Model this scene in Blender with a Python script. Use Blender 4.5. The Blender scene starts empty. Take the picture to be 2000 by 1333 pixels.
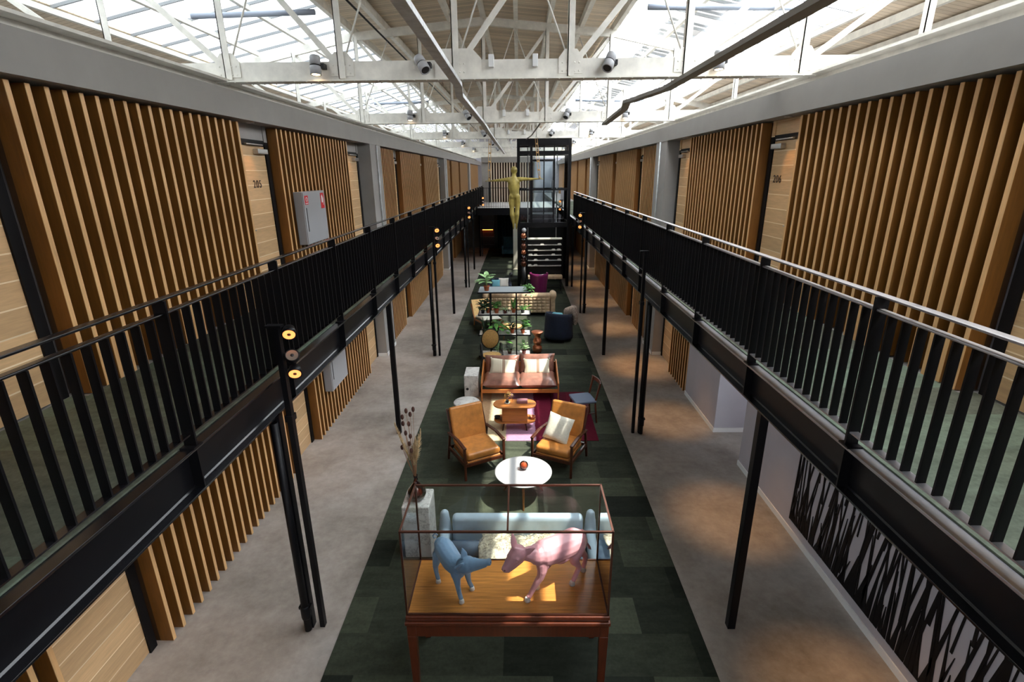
import bpy, bmesh, math, random
from mathutils import Vector, Matrix, Quaternion
from math import sin, cos, pi, radians, sqrt

scene = bpy.context.scene
COL = scene.collection
PI = math.pi

# ------------------------------------------------------------------ camera
cam_data = bpy.data.cameras.new('camera')
cam_data.sensor_width = 36.0
cam_data.lens = 18.054
cam_data.clip_start = 0.05
cam_data.clip_end = 400
cam = bpy.data.objects.new('camera', cam_data)
COL.objects.link(cam)
_f = 1003.0
_y = Vector(((1013 - 1000) / _f, -(338 - 666.5) / _f, -1)).normalized()      # the hall's long axis seen by the lens
_a = 30 / _f
_b = -(_y.x * _a - _y.z) / _y.y
_z = -Vector((_a, _b, -1)).normalized()
_x = _y.cross(_z)
cam.matrix_world = Matrix(((_x.x, _x.y, _x.z, 0.015), (_y.x, _y.y, _y.z, 0.0), (_z.x, _z.y, _z.z, 4.6), (0, 0, 0, 1)))
scene.camera = cam

# ------------------------------------------------------------------ sky, sun, exposure
world = bpy.data.worlds.new('sky')
scene.world = world
world.use_nodes = True
_bg = world.node_tree.nodes['Background']
_bg.inputs[0].default_value = (0.86, 0.93, 1.0, 1)
_bg.inputs[1].default_value = 5.6

sun = bpy.data.lights.new('sun', 'SUN')
sun.energy = 6.5
sun.angle = radians(0.6)
sun.color = (1.0, 0.93, 0.84)
sun_o = bpy.data.objects.new('sun', sun)
sun_o.rotation_euler = Vector((-0.50, 0.16, -1.0)).to_track_quat('-Z', 'Y').to_euler()
sun_o.location = (6, -3, 14)
COL.objects.link(sun_o)

scene.view_settings.view_transform = 'Standard'
scene.view_settings.look = 'None'
scene.view_settings.exposure = 0.72
scene.view_settings.gamma = 1.0
scene.view_settings.use_curve_mapping = False
scene.cycles.use_denoising = True
scene.cycles.max_bounces = 8
scene.cycles.transparent_max_bounces = 16
scene.cycles.sample_clamp_indirect = 6.0
scene.cycles.caustics_reflective = False
scene.cycles.caustics_refractive = False

def spot(name, loc, to, power, angle=70, blend=0.6, color=(1.0, 0.55, 0.22), r=0.03):
    l = bpy.data.lights.new(name, 'SPOT')
    l.energy = power
    l.spot_size = radians(angle)
    l.spot_blend = blend
    l.color = color
    l.shadow_soft_size = r
    o = bpy.data.objects.new(name, l)
    o.location = loc
    o.rotation_euler = (Vector(to) - Vector(loc)).to_track_quat('-Z', 'Y').to_euler()
    COL.objects.link(o)

# ------------------------------------------------------------------ materials
def lin(c):
    c = c / 255.0
    return c / 12.92 if c <= 0.04045 else ((c + 0.055) / 1.055) ** 2.4
def rgb(t):
    return (lin(t[0]), lin(t[1]), lin(t[2]), 1)

class Mt:
    """small wrapper for building node materials"""
    def __init__(s, name, color, rough=0.6, metal=0.0, spec=0.5):
        s.m = bpy.data.materials.new(name)
        s.m.use_nodes = True
        s.nt = s.m.node_tree
        s.n = s.nt.nodes
        s.p = s.n['Principled BSDF']
        s.p.inputs['Base Color'].default_value = rgb(color)
        s.p.inputs['Roughness'].default_value = rough
        s.p.inputs['Metallic'].default_value = metal
        s.p.inputs['Specular IOR Level'].default_value = spec
        s.color = color
    def node(s, t, **kw):
        n = s.n.new(t)
        for k, v in kw.items():
            setattr(n, k, v)
        return n
    def link(s, a, b):
        s.nt.links.new(a, b)
        return s
    def coord(s, scale=(1, 1, 1), kind='Object'):
        tc = s.node('ShaderNodeTexCoord')
        mp = s.node('ShaderNodeMapping')
        mp.inputs['Scale'].default_value = scale
        s.link(tc.outputs[kind], mp.inputs['Vector'])
        return mp.outputs['Vector']
    def ramp(s, fac, stops, interp='LINEAR'):
        r = s.node('ShaderNodeValToRGB')
        r.color_ramp.interpolation = interp
        while len(r.color_ramp.elements) < len(stops):
            r.color_ramp.elements.new(0.5)
        for e, (p, c) in zip(r.color_ramp.elements, stops):
            e.position = p
            e.color = rgb(c)
        s.link(fac, r.inputs['Fac'])
        return r.outputs['Color']
    def noise(s, vec, scale, detail=3, rough=0.5):
        n = s.node('ShaderNodeTexNoise')
        n.inputs['Scale'].default_value = scale
        n.inputs['Detail'].default_value = detail
        n.inputs['Roughness'].default_value = rough
        s.link(vec, n.inputs['Vector'])
        return n.outputs['Fac']
    def math(s, op, a, b=None):
        m = s.node('ShaderNodeMath', operation=op)
        for i, v in enumerate((a, b)):
            if v is None:
                continue
            if hasattr(v, 'links'):
                s.link(v, m.inputs[i])
            else:
                m.inputs[i].default_value = v
        return m.outputs[0]
    def mix(s, fac, a, b, mode='MIX'):
        m = s.node('ShaderNodeMix', data_type='RGBA', blend_type=mode)
        if hasattr(fac, 'links'):
            s.link(fac, m.inputs[0])
        else:
            m.inputs[0].default_value = fac
        for i, v in ((6, a), (7, b)):
            if hasattr(v, 'links'):
                s.link(v, m.inputs[i])
            else:
                m.inputs[i].default_value = rgb(v)
        return m.outputs[2]
    def base(s, c):
        return s.link(c, s.p.inputs['Base Color'])
    def bump(s, h, strength=0.3, dist=0.01):
        b = s.node('ShaderNodeBump')
        b.inputs['Strength'].default_value = strength
        b.inputs['Distance'].default_value = dist
        s.link(h, b.inputs['Height'])
        s.link(b.outputs[0], s.p.inputs['Normal'])
        return s
    def sep(s, vec):
        x = s.node('ShaderNodeSeparateXYZ')
        s.link(vec, x.inputs[0])
        return x.outputs

def plain(name, color, rough=0.6, metal=0.0, spec=0.5, var=0.0, scale=6.0, stretch=(1, 1, 1)):
    t = Mt(name, color, rough, metal, spec)
    if var:
        d = tuple(max(0, c * (1 - var)) for c in color)
        l = tuple(min(255, c * (1 + var)) for c in color)
        t.base(t.ramp(t.noise(t.coord(stretch), scale, 4, 0.6), [(0.3, d), (0.7, l)]))
    return t

def woodmat(name, color, rough=0.5, grain=(1, 1, 1), var=0.14, groove=None, scale=9.0):
    """grain = stretch of the noise; groove = (axis, spacing, colour)"""
    t = Mt(name, color, rough)
    d = tuple(c * (1 - var) for c in color)
    l = tuple(min(255, c * (1 + var * 0.8)) for c in color)
    c = t.ramp(t.noise(t.coord(grain), scale, 6, 0.65), [(0.25, d), (0.75, l)])
    if groove:
        ax, sp, gc = groove
        o = t.sep(t.coord())[ax]
        fr = t.math('FRACT', t.math('DIVIDE', t.math('ADD', o, 100.0), sp))
        line = t.math('LESS_THAN', fr, 0.012 / sp)
        c = t.mix(line, c, gc)
        cell = t.node('ShaderNodeTexWhiteNoise', noise_dimensions='1D')
        t.link(t.math('FLOOR', t.math('DIVIDE', t.math('ADD', o, 100.0), sp)), cell.inputs['W'])
        tint = t.ramp(cell.outputs['Value'], [(0, (225, 225, 225)), (1, (255, 255, 255))])
        c = t.mix(1.0, c, tint, 'MULTIPLY')
        t.bump(t.math('SUBTRACT', 1.0, line), 0.6, 0.004)
    t.base(c)
    return t

M = {}
M['oak'] = woodmat('oak_door_boards', (212, 174, 128), 0.45, (3, 1.2, 14), 0.08, (2, 0.2, (246, 222, 184)), 3)
M['oak_slat_shaded'] = woodmat('oak_slat_shaded', (124, 80, 30), 0.5, (10, 10, 0.8), 0.12, None, 4)  # slat sides darkened: shade between the slats put into the colour
M['oak_lit_front'] = woodmat('oak_slat_lit_front', (216, 170, 116), 0.5, (10, 10, 0.8), 0.10, None, 4)  # same wood made paler: light on the slat fronts put into the colour
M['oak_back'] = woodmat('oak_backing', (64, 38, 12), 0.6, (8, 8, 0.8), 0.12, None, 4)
M['black_steel'] = plain('black_painted_steel', (12, 12, 15), 0.42, 0.0, 0.2)
M['gloss_steel'] = plain('worn_glossy_black_steel', (16, 16, 19), 0.2, 0.0, 0.5)
M['gleam_steel'] = plain('steel_painted_gleam', (150, 148, 150), 0.34, 0.75, var=0.12, scale=5, stretch=(1, 0.4, 1))  # right side only: gleam of the skylights put into a paler steel colour
M['frame_black'] = plain('black_door_frame', (13, 12, 14), 0.6, 0.0, 0.2)
M['grey_wall'] = plain('warm_grey_painted_plaster', (150, 146, 142), 0.8, var=0.03, scale=2)
M['fascia'] = plain('grey_painted_fascia', (146, 142, 137), 0.7, var=0.02, scale=3)
M['lilac_wall'] = plain('pale_grey_wall', (176, 172, 178), 0.8, var=0.02, scale=2)
M['white_trim'] = plain('white_painted_trim', (228, 228, 226), 0.5)
M['white_steel'] = plain('cream_white_painted_steel', (226, 222, 212), 0.5, var=0.06, scale=5)
M['ceiling'] = woodmat('cream_painted_ceiling_boards', (232, 214, 190), 0.6, (2, 12, 6), 0.05, (1, 0.13, (178, 156, 130)), 3)
M['silver'] = plain('brushed_aluminium', (190, 190, 190), 0.3, 1.0)
M['grey_metal'] = plain('grey_painted_metal', (164, 164, 166), 0.4, 0.0)
M['galv'] = plain('galvanised_steel', (206, 208, 208), 0.35, 0.1, var=0.1, scale=8)
M['duct'] = plain('dark_grey_duct_paint', (128, 122, 114), 0.5)
M['dark'] = plain('dark_charcoal', (22, 22, 24), 0.6)
M['mahog'] = woodmat('red_brown_polished_wood', (84, 38, 20), 0.35, (6, 6, 1), 0.2, None, 4)
M['darkwood'] = woodmat('dark_walnut', (70, 36, 22), 0.3, (6, 6, 1), 0.2, None, 5)
M['teak'] = woodmat('honey_teak', (182, 112, 54), 0.35, (1, 8, 8), 0.14, None, 4)
M['case_floor'] = woodmat('striped_case_floor_wood', (206, 136, 66), 0.25, (0.6, 14, 8), 0.20, None, 6)
M['copper'] = plain('copper', (214, 134, 98), 0.3, 0.9)
M['copper_edge'] = plain('antique_copper_edging', (112, 74, 60), 0.34, 0.9)
M['leather_tan'] = plain('tan_leather', (184, 120, 56), 0.38, var=0.12, scale=7)
M['leather_brown'] = plain('brown_leather', (140, 98, 84), 0.28, var=0.16, scale=6)
M['cream_fabric'] = plain('cream_linen', (216, 212, 196), 0.9, var=0.05, scale=40)
M['pink'] = plain('pink_porcelain_paint', (222, 158, 166), 0.32)
M['blue'] = plain('pale_blue_porcelain_paint', (128, 160, 190), 0.36)
M['hoof'] = plain('white_porcelain_hoof', (226, 222, 216), 0.3)
M['sofa_blue'] = plain('pale_blue_grey_velvet', (176, 194, 206), 0.55, var=0.05, scale=5)
M['sofa_slate'] = plain('slate_blue_velvet', (92, 112, 132), 0.6, var=0.08, scale=5)
M['fur'] = plain('cream_fur', (206, 190, 170), 0.95, var=0.3, scale=26, stretch=(1, 1, 0.35))
M['marble'] = Mt('white_marble', (222, 220, 214), 0.25)
_m = M['marble']
_n = _m.noise(_m.coord((1, 1, 1)), 3.2, 8, 0.7)
_m.base(_m.ramp(_n, [(0.40, (226, 224, 218)), (0.485, (214, 210, 204)), (0.50, (160, 156, 152)), (0.515, (216, 212, 206)), (0.7, (228, 226, 221))]))
M['white_top'] = plain('white_lacquer', (190, 190, 190), 0.3)
M['terracotta'] = plain('terracotta', (176, 88, 48), 0.75, var=0.12, scale=8)
M['redpot'] = plain('dark_red_glaze', (104, 36, 30), 0.4)
M['blackpot'] = plain('black_glaze', (28, 28, 30), 0.4)
M['leaf'] = plain('fresh_green_leaf', (92, 148, 66), 0.5, var=0.25, scale=10)
M['leaf_dark'] = plain('dark_green_leaf', (52, 84, 52), 0.5, var=0.25, scale=10)
M['leaf_pale'] = plain('variegated_pale_leaf', (150, 186, 128), 0.5, var=0.3, scale=16)
M['navy'] = plain('navy_wool', (16, 26, 46), 0.85, var=0.15, scale=12)
M['teal_fabric'] = plain('teal_fabric', (108, 170, 184), 0.8)
M['fur_grey'] = plain('brown_grey_fur', (150, 134, 122), 0.95, var=0.3, scale=30)
M['purple'] = plain('aubergine_leather', (104, 28, 76), 0.25)
M['tuft'] = plain('beige_tufted_velvet', (186, 160, 128), 0.75, var=0.12, scale=8)
M['cane'] = plain('woven_cane', (226, 178, 112), 0.6, var=0.18, scale=60)
M['rope'] = plain('tan_rope', (190, 152, 102), 0.85)
M['bronze'] = plain('green_gold_patina_bronze', (150, 134, 68), 0.55, 0.1, var=0.22, scale=3)
M['curtain'] = plain('dark_teal_curtain', (22, 52, 62), 0.8, var=0.2, scale=6)
M['slateblue'] = plain('grey_blue_upholstery', (98, 108, 126), 0.8)
M['plume'] = plain('cream_pampas_plume', (214, 190, 150), 0.95, var=0.12, scale=30)
M['seed'] = plain('dark_seed_head', (74, 42, 32), 0.8)
M['stem'] = plain('dry_stem', (140, 100, 70), 0.8)
M['red_sign'] = plain('red_sign_paint', (214, 30, 36), 0.5)
M['white_sign'] = plain('white_sign_paint', (240, 240, 240), 0.5)
M['digit'] = plain('charcoal_digit', (48, 34, 24), 0.5)
M['linen_white'] = plain('white_paper', (226, 222, 212), 0.7)

def glassmat(name, tint=(255, 255, 255), ior=1.45, gain=1.0):
    t = Mt(name, tint)
    tr = t.node('ShaderNodeBsdfTransparent')
    tr.inputs[0].default_value = rgb(tint)
    gl = t.node('ShaderNodeBsdfGlossy')
    gl.inputs['Roughness'].default_value = 0.02
    fr = t.node('ShaderNodeFresnel')
    fr.inputs[0].default_value = ior
    mx = t.node('ShaderNodeMixShader')
    t.link(t.math('MULTIPLY', fr.outputs[0], gain), mx.inputs[0])
    t.link(tr.outputs[0], mx.inputs[1])
    t.link(gl.outputs[0], mx.inputs[2])
    t.link(mx.outputs[0], t.n['Material Output'].inputs['Surface'])
    return t
M['glass'] = glassmat('clear_glass', (250, 253, 252))
t = Mt('sun_softening_roof_glass', (240, 242, 244), 0.4)  # frosting is invented to spread the sunlight
_tl = t.node('ShaderNodeBsdfTranslucent')
_tl.inputs[0].default_value = rgb((244, 247, 250))
t.link(_tl.outputs[0], t.n['Material Output'].inputs['Surface'])
M['roof_glass'] = t
t = Mt('light_dimming_roof_glass', (200, 204, 206), 0.4)  # left panes darkened on purpose so less light comes from that side
_tl = t.node('ShaderNodeBsdfTranslucent')
_tl.inputs[0].default_value = rgb((150, 154, 156))
t.link(_tl.outputs[0], t.n['Material Output'].inputs['Surface'])
M['roof_glass_left'] = t
M['bar_grey'] = plain('grey_glazing_bar', (136, 138, 140), 0.5)
M['blind'] = plain('grey_blind_roller', (150, 158, 172), 0.5)
M['smoky_glass'] = glassmat('smoky_pink_glass', (216, 168, 150), 1.6, 1.4)
M['amber_glass'] = glassmat('amber_glass', (228, 178, 150), 1.5, 1.2)
M['lift_glass'] = glassmat('lift_glass', (226, 234, 236), 1.45, 1.3)

def glow(name, color, strength):
    t = Mt(name, color)
    t.p.inputs['Emission Color'].default_value = rgb(color)
    t.p.inputs['Emission Strength'].default_value = strength
    return t
M['lamp_on'] = glow('warm_lamp_glow', (255, 150, 80), 1.3)
M['lamp_hot'] = glow('hot_lamp_glow', (255, 214, 160), 7.0)

# concrete floor
t = Mt('polished_concrete', (160, 152, 144), 0.5)
v = t.coord()
a = t.noise(v, 0.9, 5, 0.6)
b = t.noise(v, 9.0, 6, 0.7)
c = t.ramp(a, [(0.32, (118, 108, 98)), (0.5, (162, 151, 141)), (0.68, (190, 183, 176))])
c = t.mix(0.35, c, t.ramp(b, [(0.3, (126, 118, 110)), (0.7, (188, 180, 172))]))
t.base(c)
t.bump(b, 0.05, 0.01)
M['concrete'] = t

# carpet tiles: random shade per tile
def carpet(name, dark, light, sx, sy):
    t = Mt(name, dark, 0.95, spec=0.15)
    o = t.sep(t.coord())
    row = t.math('FLOOR', t.math('DIVIDE', t.math('ADD', o[1], 100.0), sy))
    sh = t.math('MULTIPLY', t.math('MODULO', row, 2.0), sx * 0.5)
    colm = t.math('FLOOR', t.math('DIVIDE', t.math('ADD', t.math('ADD', o[0], 100.0), sh), sx))
    w = t.node('ShaderNodeTexWhiteNoise', noise_dimensions='1D')
    t.link(t.math('ADD', t.math('MULTIPLY', row, 37.17), t.math('MULTIPLY', colm, 5.31)), w.inputs['W'])
    base = t.ramp(w.outputs['Value'], [(0.0, dark), (1.0, light)])
    n = t.noise(t.coord((1, 1, 1)), 30, 4, 0.7)
    n2 = t.noise(t.coord((1, 3, 1)), 3, 3, 0.6)
    c = t.mix(0.5, base, t.ramp(n2, [(0.3, (150, 150, 150)), (0.7, (255, 255, 255))]), 'MULTIPLY')
    c = t.mix(0.4, c, t.ramp(n, [(0.3, (140, 140, 140)), (0.7, (255, 255, 255))]), 'MULTIPLY')
    t.base(c)
    return t
M['carpet'] = carpet('dark_green_carpet_tiles', (40, 44, 38), (84, 90, 74), 0.96, 0.48)
M['gal_carpet'] = carpet('grey_green_gallery_carpet', (92, 92, 80), (116, 130, 112), 0.96, 0.5)

# patchwork rug: beige, pink, crimson fields
t = Mt('patchwork_rug', (150, 60, 80), 0.95, spec=0.1)
o = t.sep(t.coord())
f = t.math('DIVIDE', t.math('ADD', o[0], t.math('MULTIPLY', t.noise(t.coord((1, 9, 1)), 3, 2), 0.06)), 2.5)
c = t.ramp(f, [(0.0, (196, 160, 122)), (0.22, (208, 190, 154)), (0.36, (184, 140, 166)), (0.58, (112, 30, 52)), (0.72, (76, 18, 32)), (0.86, (88, 22, 38))], 'CONSTANT')
c = t.mix(0.4, c, t.ramp(t.noise(t.coord((1, 4, 1)), 20, 3), [(0.3, (150, 150, 150)), (0.7, (255, 255, 255))]), 'MULTIPLY')
t.base(c)
M['rug'] = t

# ------------------------------------------------------------------ mesh builder
class MB:
    def __init__(s):
        s.v, s.f, s.sm = [], [], []
    def add(s, vs, fs, smooth=False):
        o = len(s.v)
        s.v += [tuple(p) for p in vs]
        s.f += [tuple(i + o for i in f) for f in fs]
        s.sm += [smooth] * len(fs)
        return s
    def box(s, x0, x1, y0, y1, z0, z1):
        x0, x1 = min(x0, x1), max(x0, x1)
        y0, y1 = min(y0, y1), max(y0, y1)
        v = [(x, y, z) for z in (z0, z1) for y in (y0, y1) for x in (x0, x1)]
        return s.add(v, [(0, 2, 3, 1), (4, 5, 7, 6), (0, 1, 5, 4), (2, 6, 7, 3), (0, 4, 6, 2), (1, 3, 7, 5)])
    def bar(s, p, q, w, h, up=(0, 0, 1)):
        p, q = Vector(p), Vector(q)
        d = (q - p).normalized()
        u = Vector(up)
        x = d.cross(u)
        if x.length < 1e-4:
            x = d.cross(Vector((0, 1, 0)))
        x.normalize()
        u = x.cross(d)
        v = []
        for c in (p, q):
            for a, b in ((-1, -1), (1, -1), (1, 1), (-1, 1)):
                v.append(c + x * a * w / 2 + u * b * h / 2)
        return s.add(v, [(3, 2, 1, 0), (4, 5, 6, 7), (0, 1, 5, 4), (1, 2, 6, 5), (2, 3, 7, 6), (3, 0, 4, 7)])
    def tube(s, pts, r, n=8, smooth=True, cap=True):
        pts = [Vector(p) for p in pts]
        rs = r if isinstance(r, (list, tuple)) else [r] * len(pts)
        v = []
        prev = None
        for i, p in enumerate(pts):
            d = (pts[min(i + 1, len(pts) - 1)] - pts[max(i - 1, 0)])
            d = d.normalized() if d.length > 1e-9 else Vector((0, 0, 1))
            if prev is None:
                a = d.cross(Vector((0, 0, 1)))
                if a.length < 1e-3:
                    a = d.cross(Vector((0, 1, 0)))
            else:
                a = prev - d * prev.dot(d)
            a.normalize()
            prev = a
            b = d.cross(a)
            for k in range(n):
                t = 2 * PI * k / n
                v.append(p + (a * cos(t) + b * sin(t)) * rs[i])
        f = []
        for i in range(len(pts) - 1):
            for k in range(n):
                k2 = (k + 1) % n
                f.append((i * n + k, (i + 1) * n + k, (i + 1) * n + k2, i * n + k2))
        s.add(v, f, smooth)
        if cap:
            o = len(s.v) - len(v)
            s.f += [tuple(o + k for k in range(n)), tuple(o + (len(pts) - 1) * n + k for k in reversed(range(n)))]
            s.sm += [False, False]
        return s
    def ring(s, c, R, r, n=24, m=6, axis='z', sx=1, sy=1):
        pts = []
        for k in range(n):
            t = 2 * PI * k / n
            a, b = cos(t) * R * sx, sin(t) * R * sy
            pts.append({'z': (a, b, 0), 'y': (a, 0, b), 'x': (0, a, b)}[axis])
        v, f = [], []
        C = Vector(c)
        ax = Vector({'z': (0, 0, 1), 'y': (0, 1, 0), 'x': (1, 0, 0)}[axis])
        for p in pts:
            o = Vector(p).normalized()
            for j in range(m):
                u = 2 * PI * j / m
                v.append(C + Vector(p) + o * cos(u) * r + ax * sin(u) * r)
        for k in range(n):
            for j in range(m):
                k2, j2 = (k + 1) % n, (j + 1) % m
                f.append((k * m + j, k2 * m + j, k2 * m + j2, k * m + j2))
        return s.add(v, f, True)
    def lathe(s, prof, n=24, c=(0, 0, 0), smooth=True, sx=1, sy=1):
        v, f = [], []
        for r, z in prof:
            for k in range(n):
                t = 2 * PI * k / n
                v.append((c[0] + r * cos(t) * sx, c[1] + r * sin(t) * sy, c[2] + z))
        for i in range(len(prof) - 1):
            for k in range(n):
                k2 = (k + 1) % n
                f.append((i * n + k, i * n + k2, (i + 1) * n + k2, (i + 1) * n + k))
        s.add(v, f, smooth)
        o = len(s.v) - len(v)
        if prof[0][0] > 1e-6:
            s.f.append(tuple(o + k for k in reversed(range(n)))); s.sm.append(False)
        if prof[-1][0] > 1e-6:
            s.f.append(tuple(o + (len(prof) - 1) * n + k for k in range(n))); s.sm.append(False)
        return s
    def ball(s, c, r, n=12, m=8, R=None):
        rx, ry, rz = r if isinstance(r, (list, tuple)) else (r, r, r)
        v = []
        for i in range(m + 1):
            a = -PI / 2 + PI * i / m
            for k in range(n):
                t = 2 * PI * k / n
                p = Vector((rx * cos(a) * cos(t), ry * cos(a) * sin(t), rz * sin(a)))
                if R is not None:
                    p = R @ p
                v.append(Vector(c) + p)
        f = []
        for i in range(m):
            for k in range(n):
                k2 = (k + 1) % n
                f.append((i * n + k, i * n + k2, (i + 1) * n + k2, (i + 1) * n + k))
        return s.add(v, f, True)
    def prism(s, poly, a0, a1, axis='z'):
        n = len(poly)
        def P(u, w, a):
            return {'z': (u, w, a), 'y': (u, a, w), 'x': (a, u, w)}[axis]
        v = [P(u, w, a0) for u, w in poly] + [P(u, w, a1) for u, w in poly]
        f = [tuple(reversed(range(n))), tuple(range(n, 2 * n))]
        for k in range(n):
            k2 = (k + 1) % n
            f.append((k, k2, n + k2, n + k))
        return s.add(v, f)
    def pillow(s, c, size, R=None, n=10, puff=0.5, smooth=True):
        """square cushion, thick in the middle, pinched at the corners"""
        w, h, d = size
        v, f = [], []
        for side in (1, -1):
            for i in range(n + 1):
                for j in range(n + 1):
                    u, t = -1 + 2 * i / n, -1 + 2 * j / n
                    e = (max(0, 1 - abs(u) ** 3) * max(0, 1 - abs(t) ** 3)) ** puff
                    pin = 1 - 0.07 * (1 - abs(u * t)) * (abs(u) ** 4 + abs(t) ** 4)
                    p = Vector((u * w / 2 * pin, t * h / 2 * pin, side * d / 2 * e))
                    if R is not None:
                        p = R @ p
                    v.append(Vector(c) + p)
        N = (n + 1) ** 2
        for sd in (0, 1):
            for i in range(n):
                for j in range(n):
                    a = sd * N + i * (n + 1) + j
                    q = (a, a + n + 1, a + n + 2, a + 1)
                    f.append(q if sd == 0 else tuple(reversed(q)))
        return s.add(v, f, smooth)
    def grid(s, fn, nu, nv, smooth=True):
        v = [fn(i / nu, j / nv) for i in range(nu + 1) for j in range(nv + 1)]
        f = []
        for i in range(nu):
            for j in range(nv):
                a = i * (nv + 1) + j
                f.append((a, a + nv + 1, a + nv + 2, a + 1))
        return s.add(v, f, smooth)
    def shift(s, d, k0=0):
        s.v = s.v[:k0] + [(p[0] + d[0], p[1] + d[1], p[2] + d[2]) for p in s.v[k0:]]
        return s

def props(o, label=None, cat=None, group=None, kind=None):
    if label: o['label'] = label
    if cat: o['category'] = cat
    if group: o['group'] = group
    if kind: o['kind'] = kind
    return o

def obj(name, mb, mat, parent=None, label=None, cat=None, group=None, kind=None, bevel=0, seg=2, loc=None, rz=0, weld=False):
    me = bpy.data.meshes.new(name)
    me.from_pydata([tuple(p) for p in mb.v], [], mb.f)
    me.polygons.foreach_set('use_smooth', mb.sm)
    for m in (mat if isinstance(mat, (list, tuple)) else [mat]):
        me.materials.append(m.m)
    me.update()
    if weld:
        bm = bmesh.new(); bm.from_mesh(me)
        bmesh.ops.remove_doubles(bm, verts=bm.verts, dist=1e-5)
        bm.to_mesh(me); bm.free()
    o = bpy.data.objects.new(name, me)
    COL.objects.link(o)
    if parent: o.parent = parent
    if loc is not None: o.location = loc
    o.rotation_euler.z = rz
    if bevel:
        b = o.modifiers.new('bevel', 'BEVEL')
        b.width = bevel; b.segments = seg; b.limit_method = 'ANGLE'; b.angle_limit = radians(40)
        if seg > 1:
            me.polygons.foreach_set('use_smooth', [True] * len(me.polygons))
            w = o.modifiers.new('wn', 'WEIGHTED_NORMAL'); w.keep_sharp = False
    return props(o, label, cat, group, kind)

def root(name, label, cat, loc=(0, 0, 0), rz=0, group=None, kind=None):
    o = bpy.data.objects.new(name, None)
    o.empty_display_size = 0.1
    COL.objects.link(o)
    o.location = loc
    o.rotation_euler.z = rz
    return props(o, label, cat, group, kind)

def kids(o):
    return [c for c in bpy.data.objects if c.parent == o]
def dup(o, loc=None, rz=None, label=None, group=None, parent=None):
    c = o.copy(); COL.objects.link(c)
    if parent: c.parent = parent
    if loc is not None: c.location = loc
    if rz is not None: c.rotation_euler.z = rz
    if label: c['label'] = label
    if group: c['group'] = group
    for ch in kids(o):
        if ch is not c:
            dup(ch, parent=c)
    return c

def fuse(mb, voxel, smooth_it=6, fac=0.5):
    """voxel-fuse overlapping lumps into one continuous skin; returns a mesh builder"""
    me = bpy.data.meshes.new('tmp')
    me.from_pydata([tuple(p) for p in mb.v], [], mb.f)
    o = bpy.data.objects.new('tmp', me)
    COL.objects.link(o)
    r = o.modifiers.new('r', 'REMESH'); r.mode = 'VOXEL'; r.voxel_size = voxel
    if smooth_it:
        q = o.modifiers.new('s', 'SMOOTH'); q.iterations = smooth_it; q.factor = fac
    dg = bpy.context.evaluated_depsgraph_get()
    dg.update()
    m2 = bpy.data.meshes.new_from_object(o.evaluated_get(dg))
    out = MB().add([tuple(v.co) for v in m2.vertices], [tuple(p.vertices) for p in m2.polygons], True)
    bpy.data.objects.remove(o)
    bpy.data.meshes.remove(m2)
    return out

def limb(mb, pts, rs, n=10, flat=None):
    """chain of tapered capsules used before fuse()"""
    pts = [Vector(p) for p in pts]
    for i in range(len(pts)):
        mb.ball(pts[i], rs[i], n, 8)
    for i in range(len(pts) - 1):
        mb.tube([pts[i], pts[i + 1]], [rs[i], rs[i + 1]], n)
    return mb

ORD = ['nearest', 'second nearest', 'third nearest', 'fourth nearest', 'fifth nearest', 'sixth nearest', 'seventh nearest', 'eighth nearest', 'ninth nearest', 'tenth nearest', 'eleventh nearest', 'twelfth nearest']
# ================================================================== structure
obj('floor', MB().box(-4.6, 4.9, -2, 50, -0.2, 0), M['concrete'], kind='structure')
obj('carpet_strip', MB().box(-1.895, 1.895, -1.9, 33.8, 0.0, 0.012), M['carpet'], label='long dark green carpet tile strip down the middle of the ground floor', cat='carpet')

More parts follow.
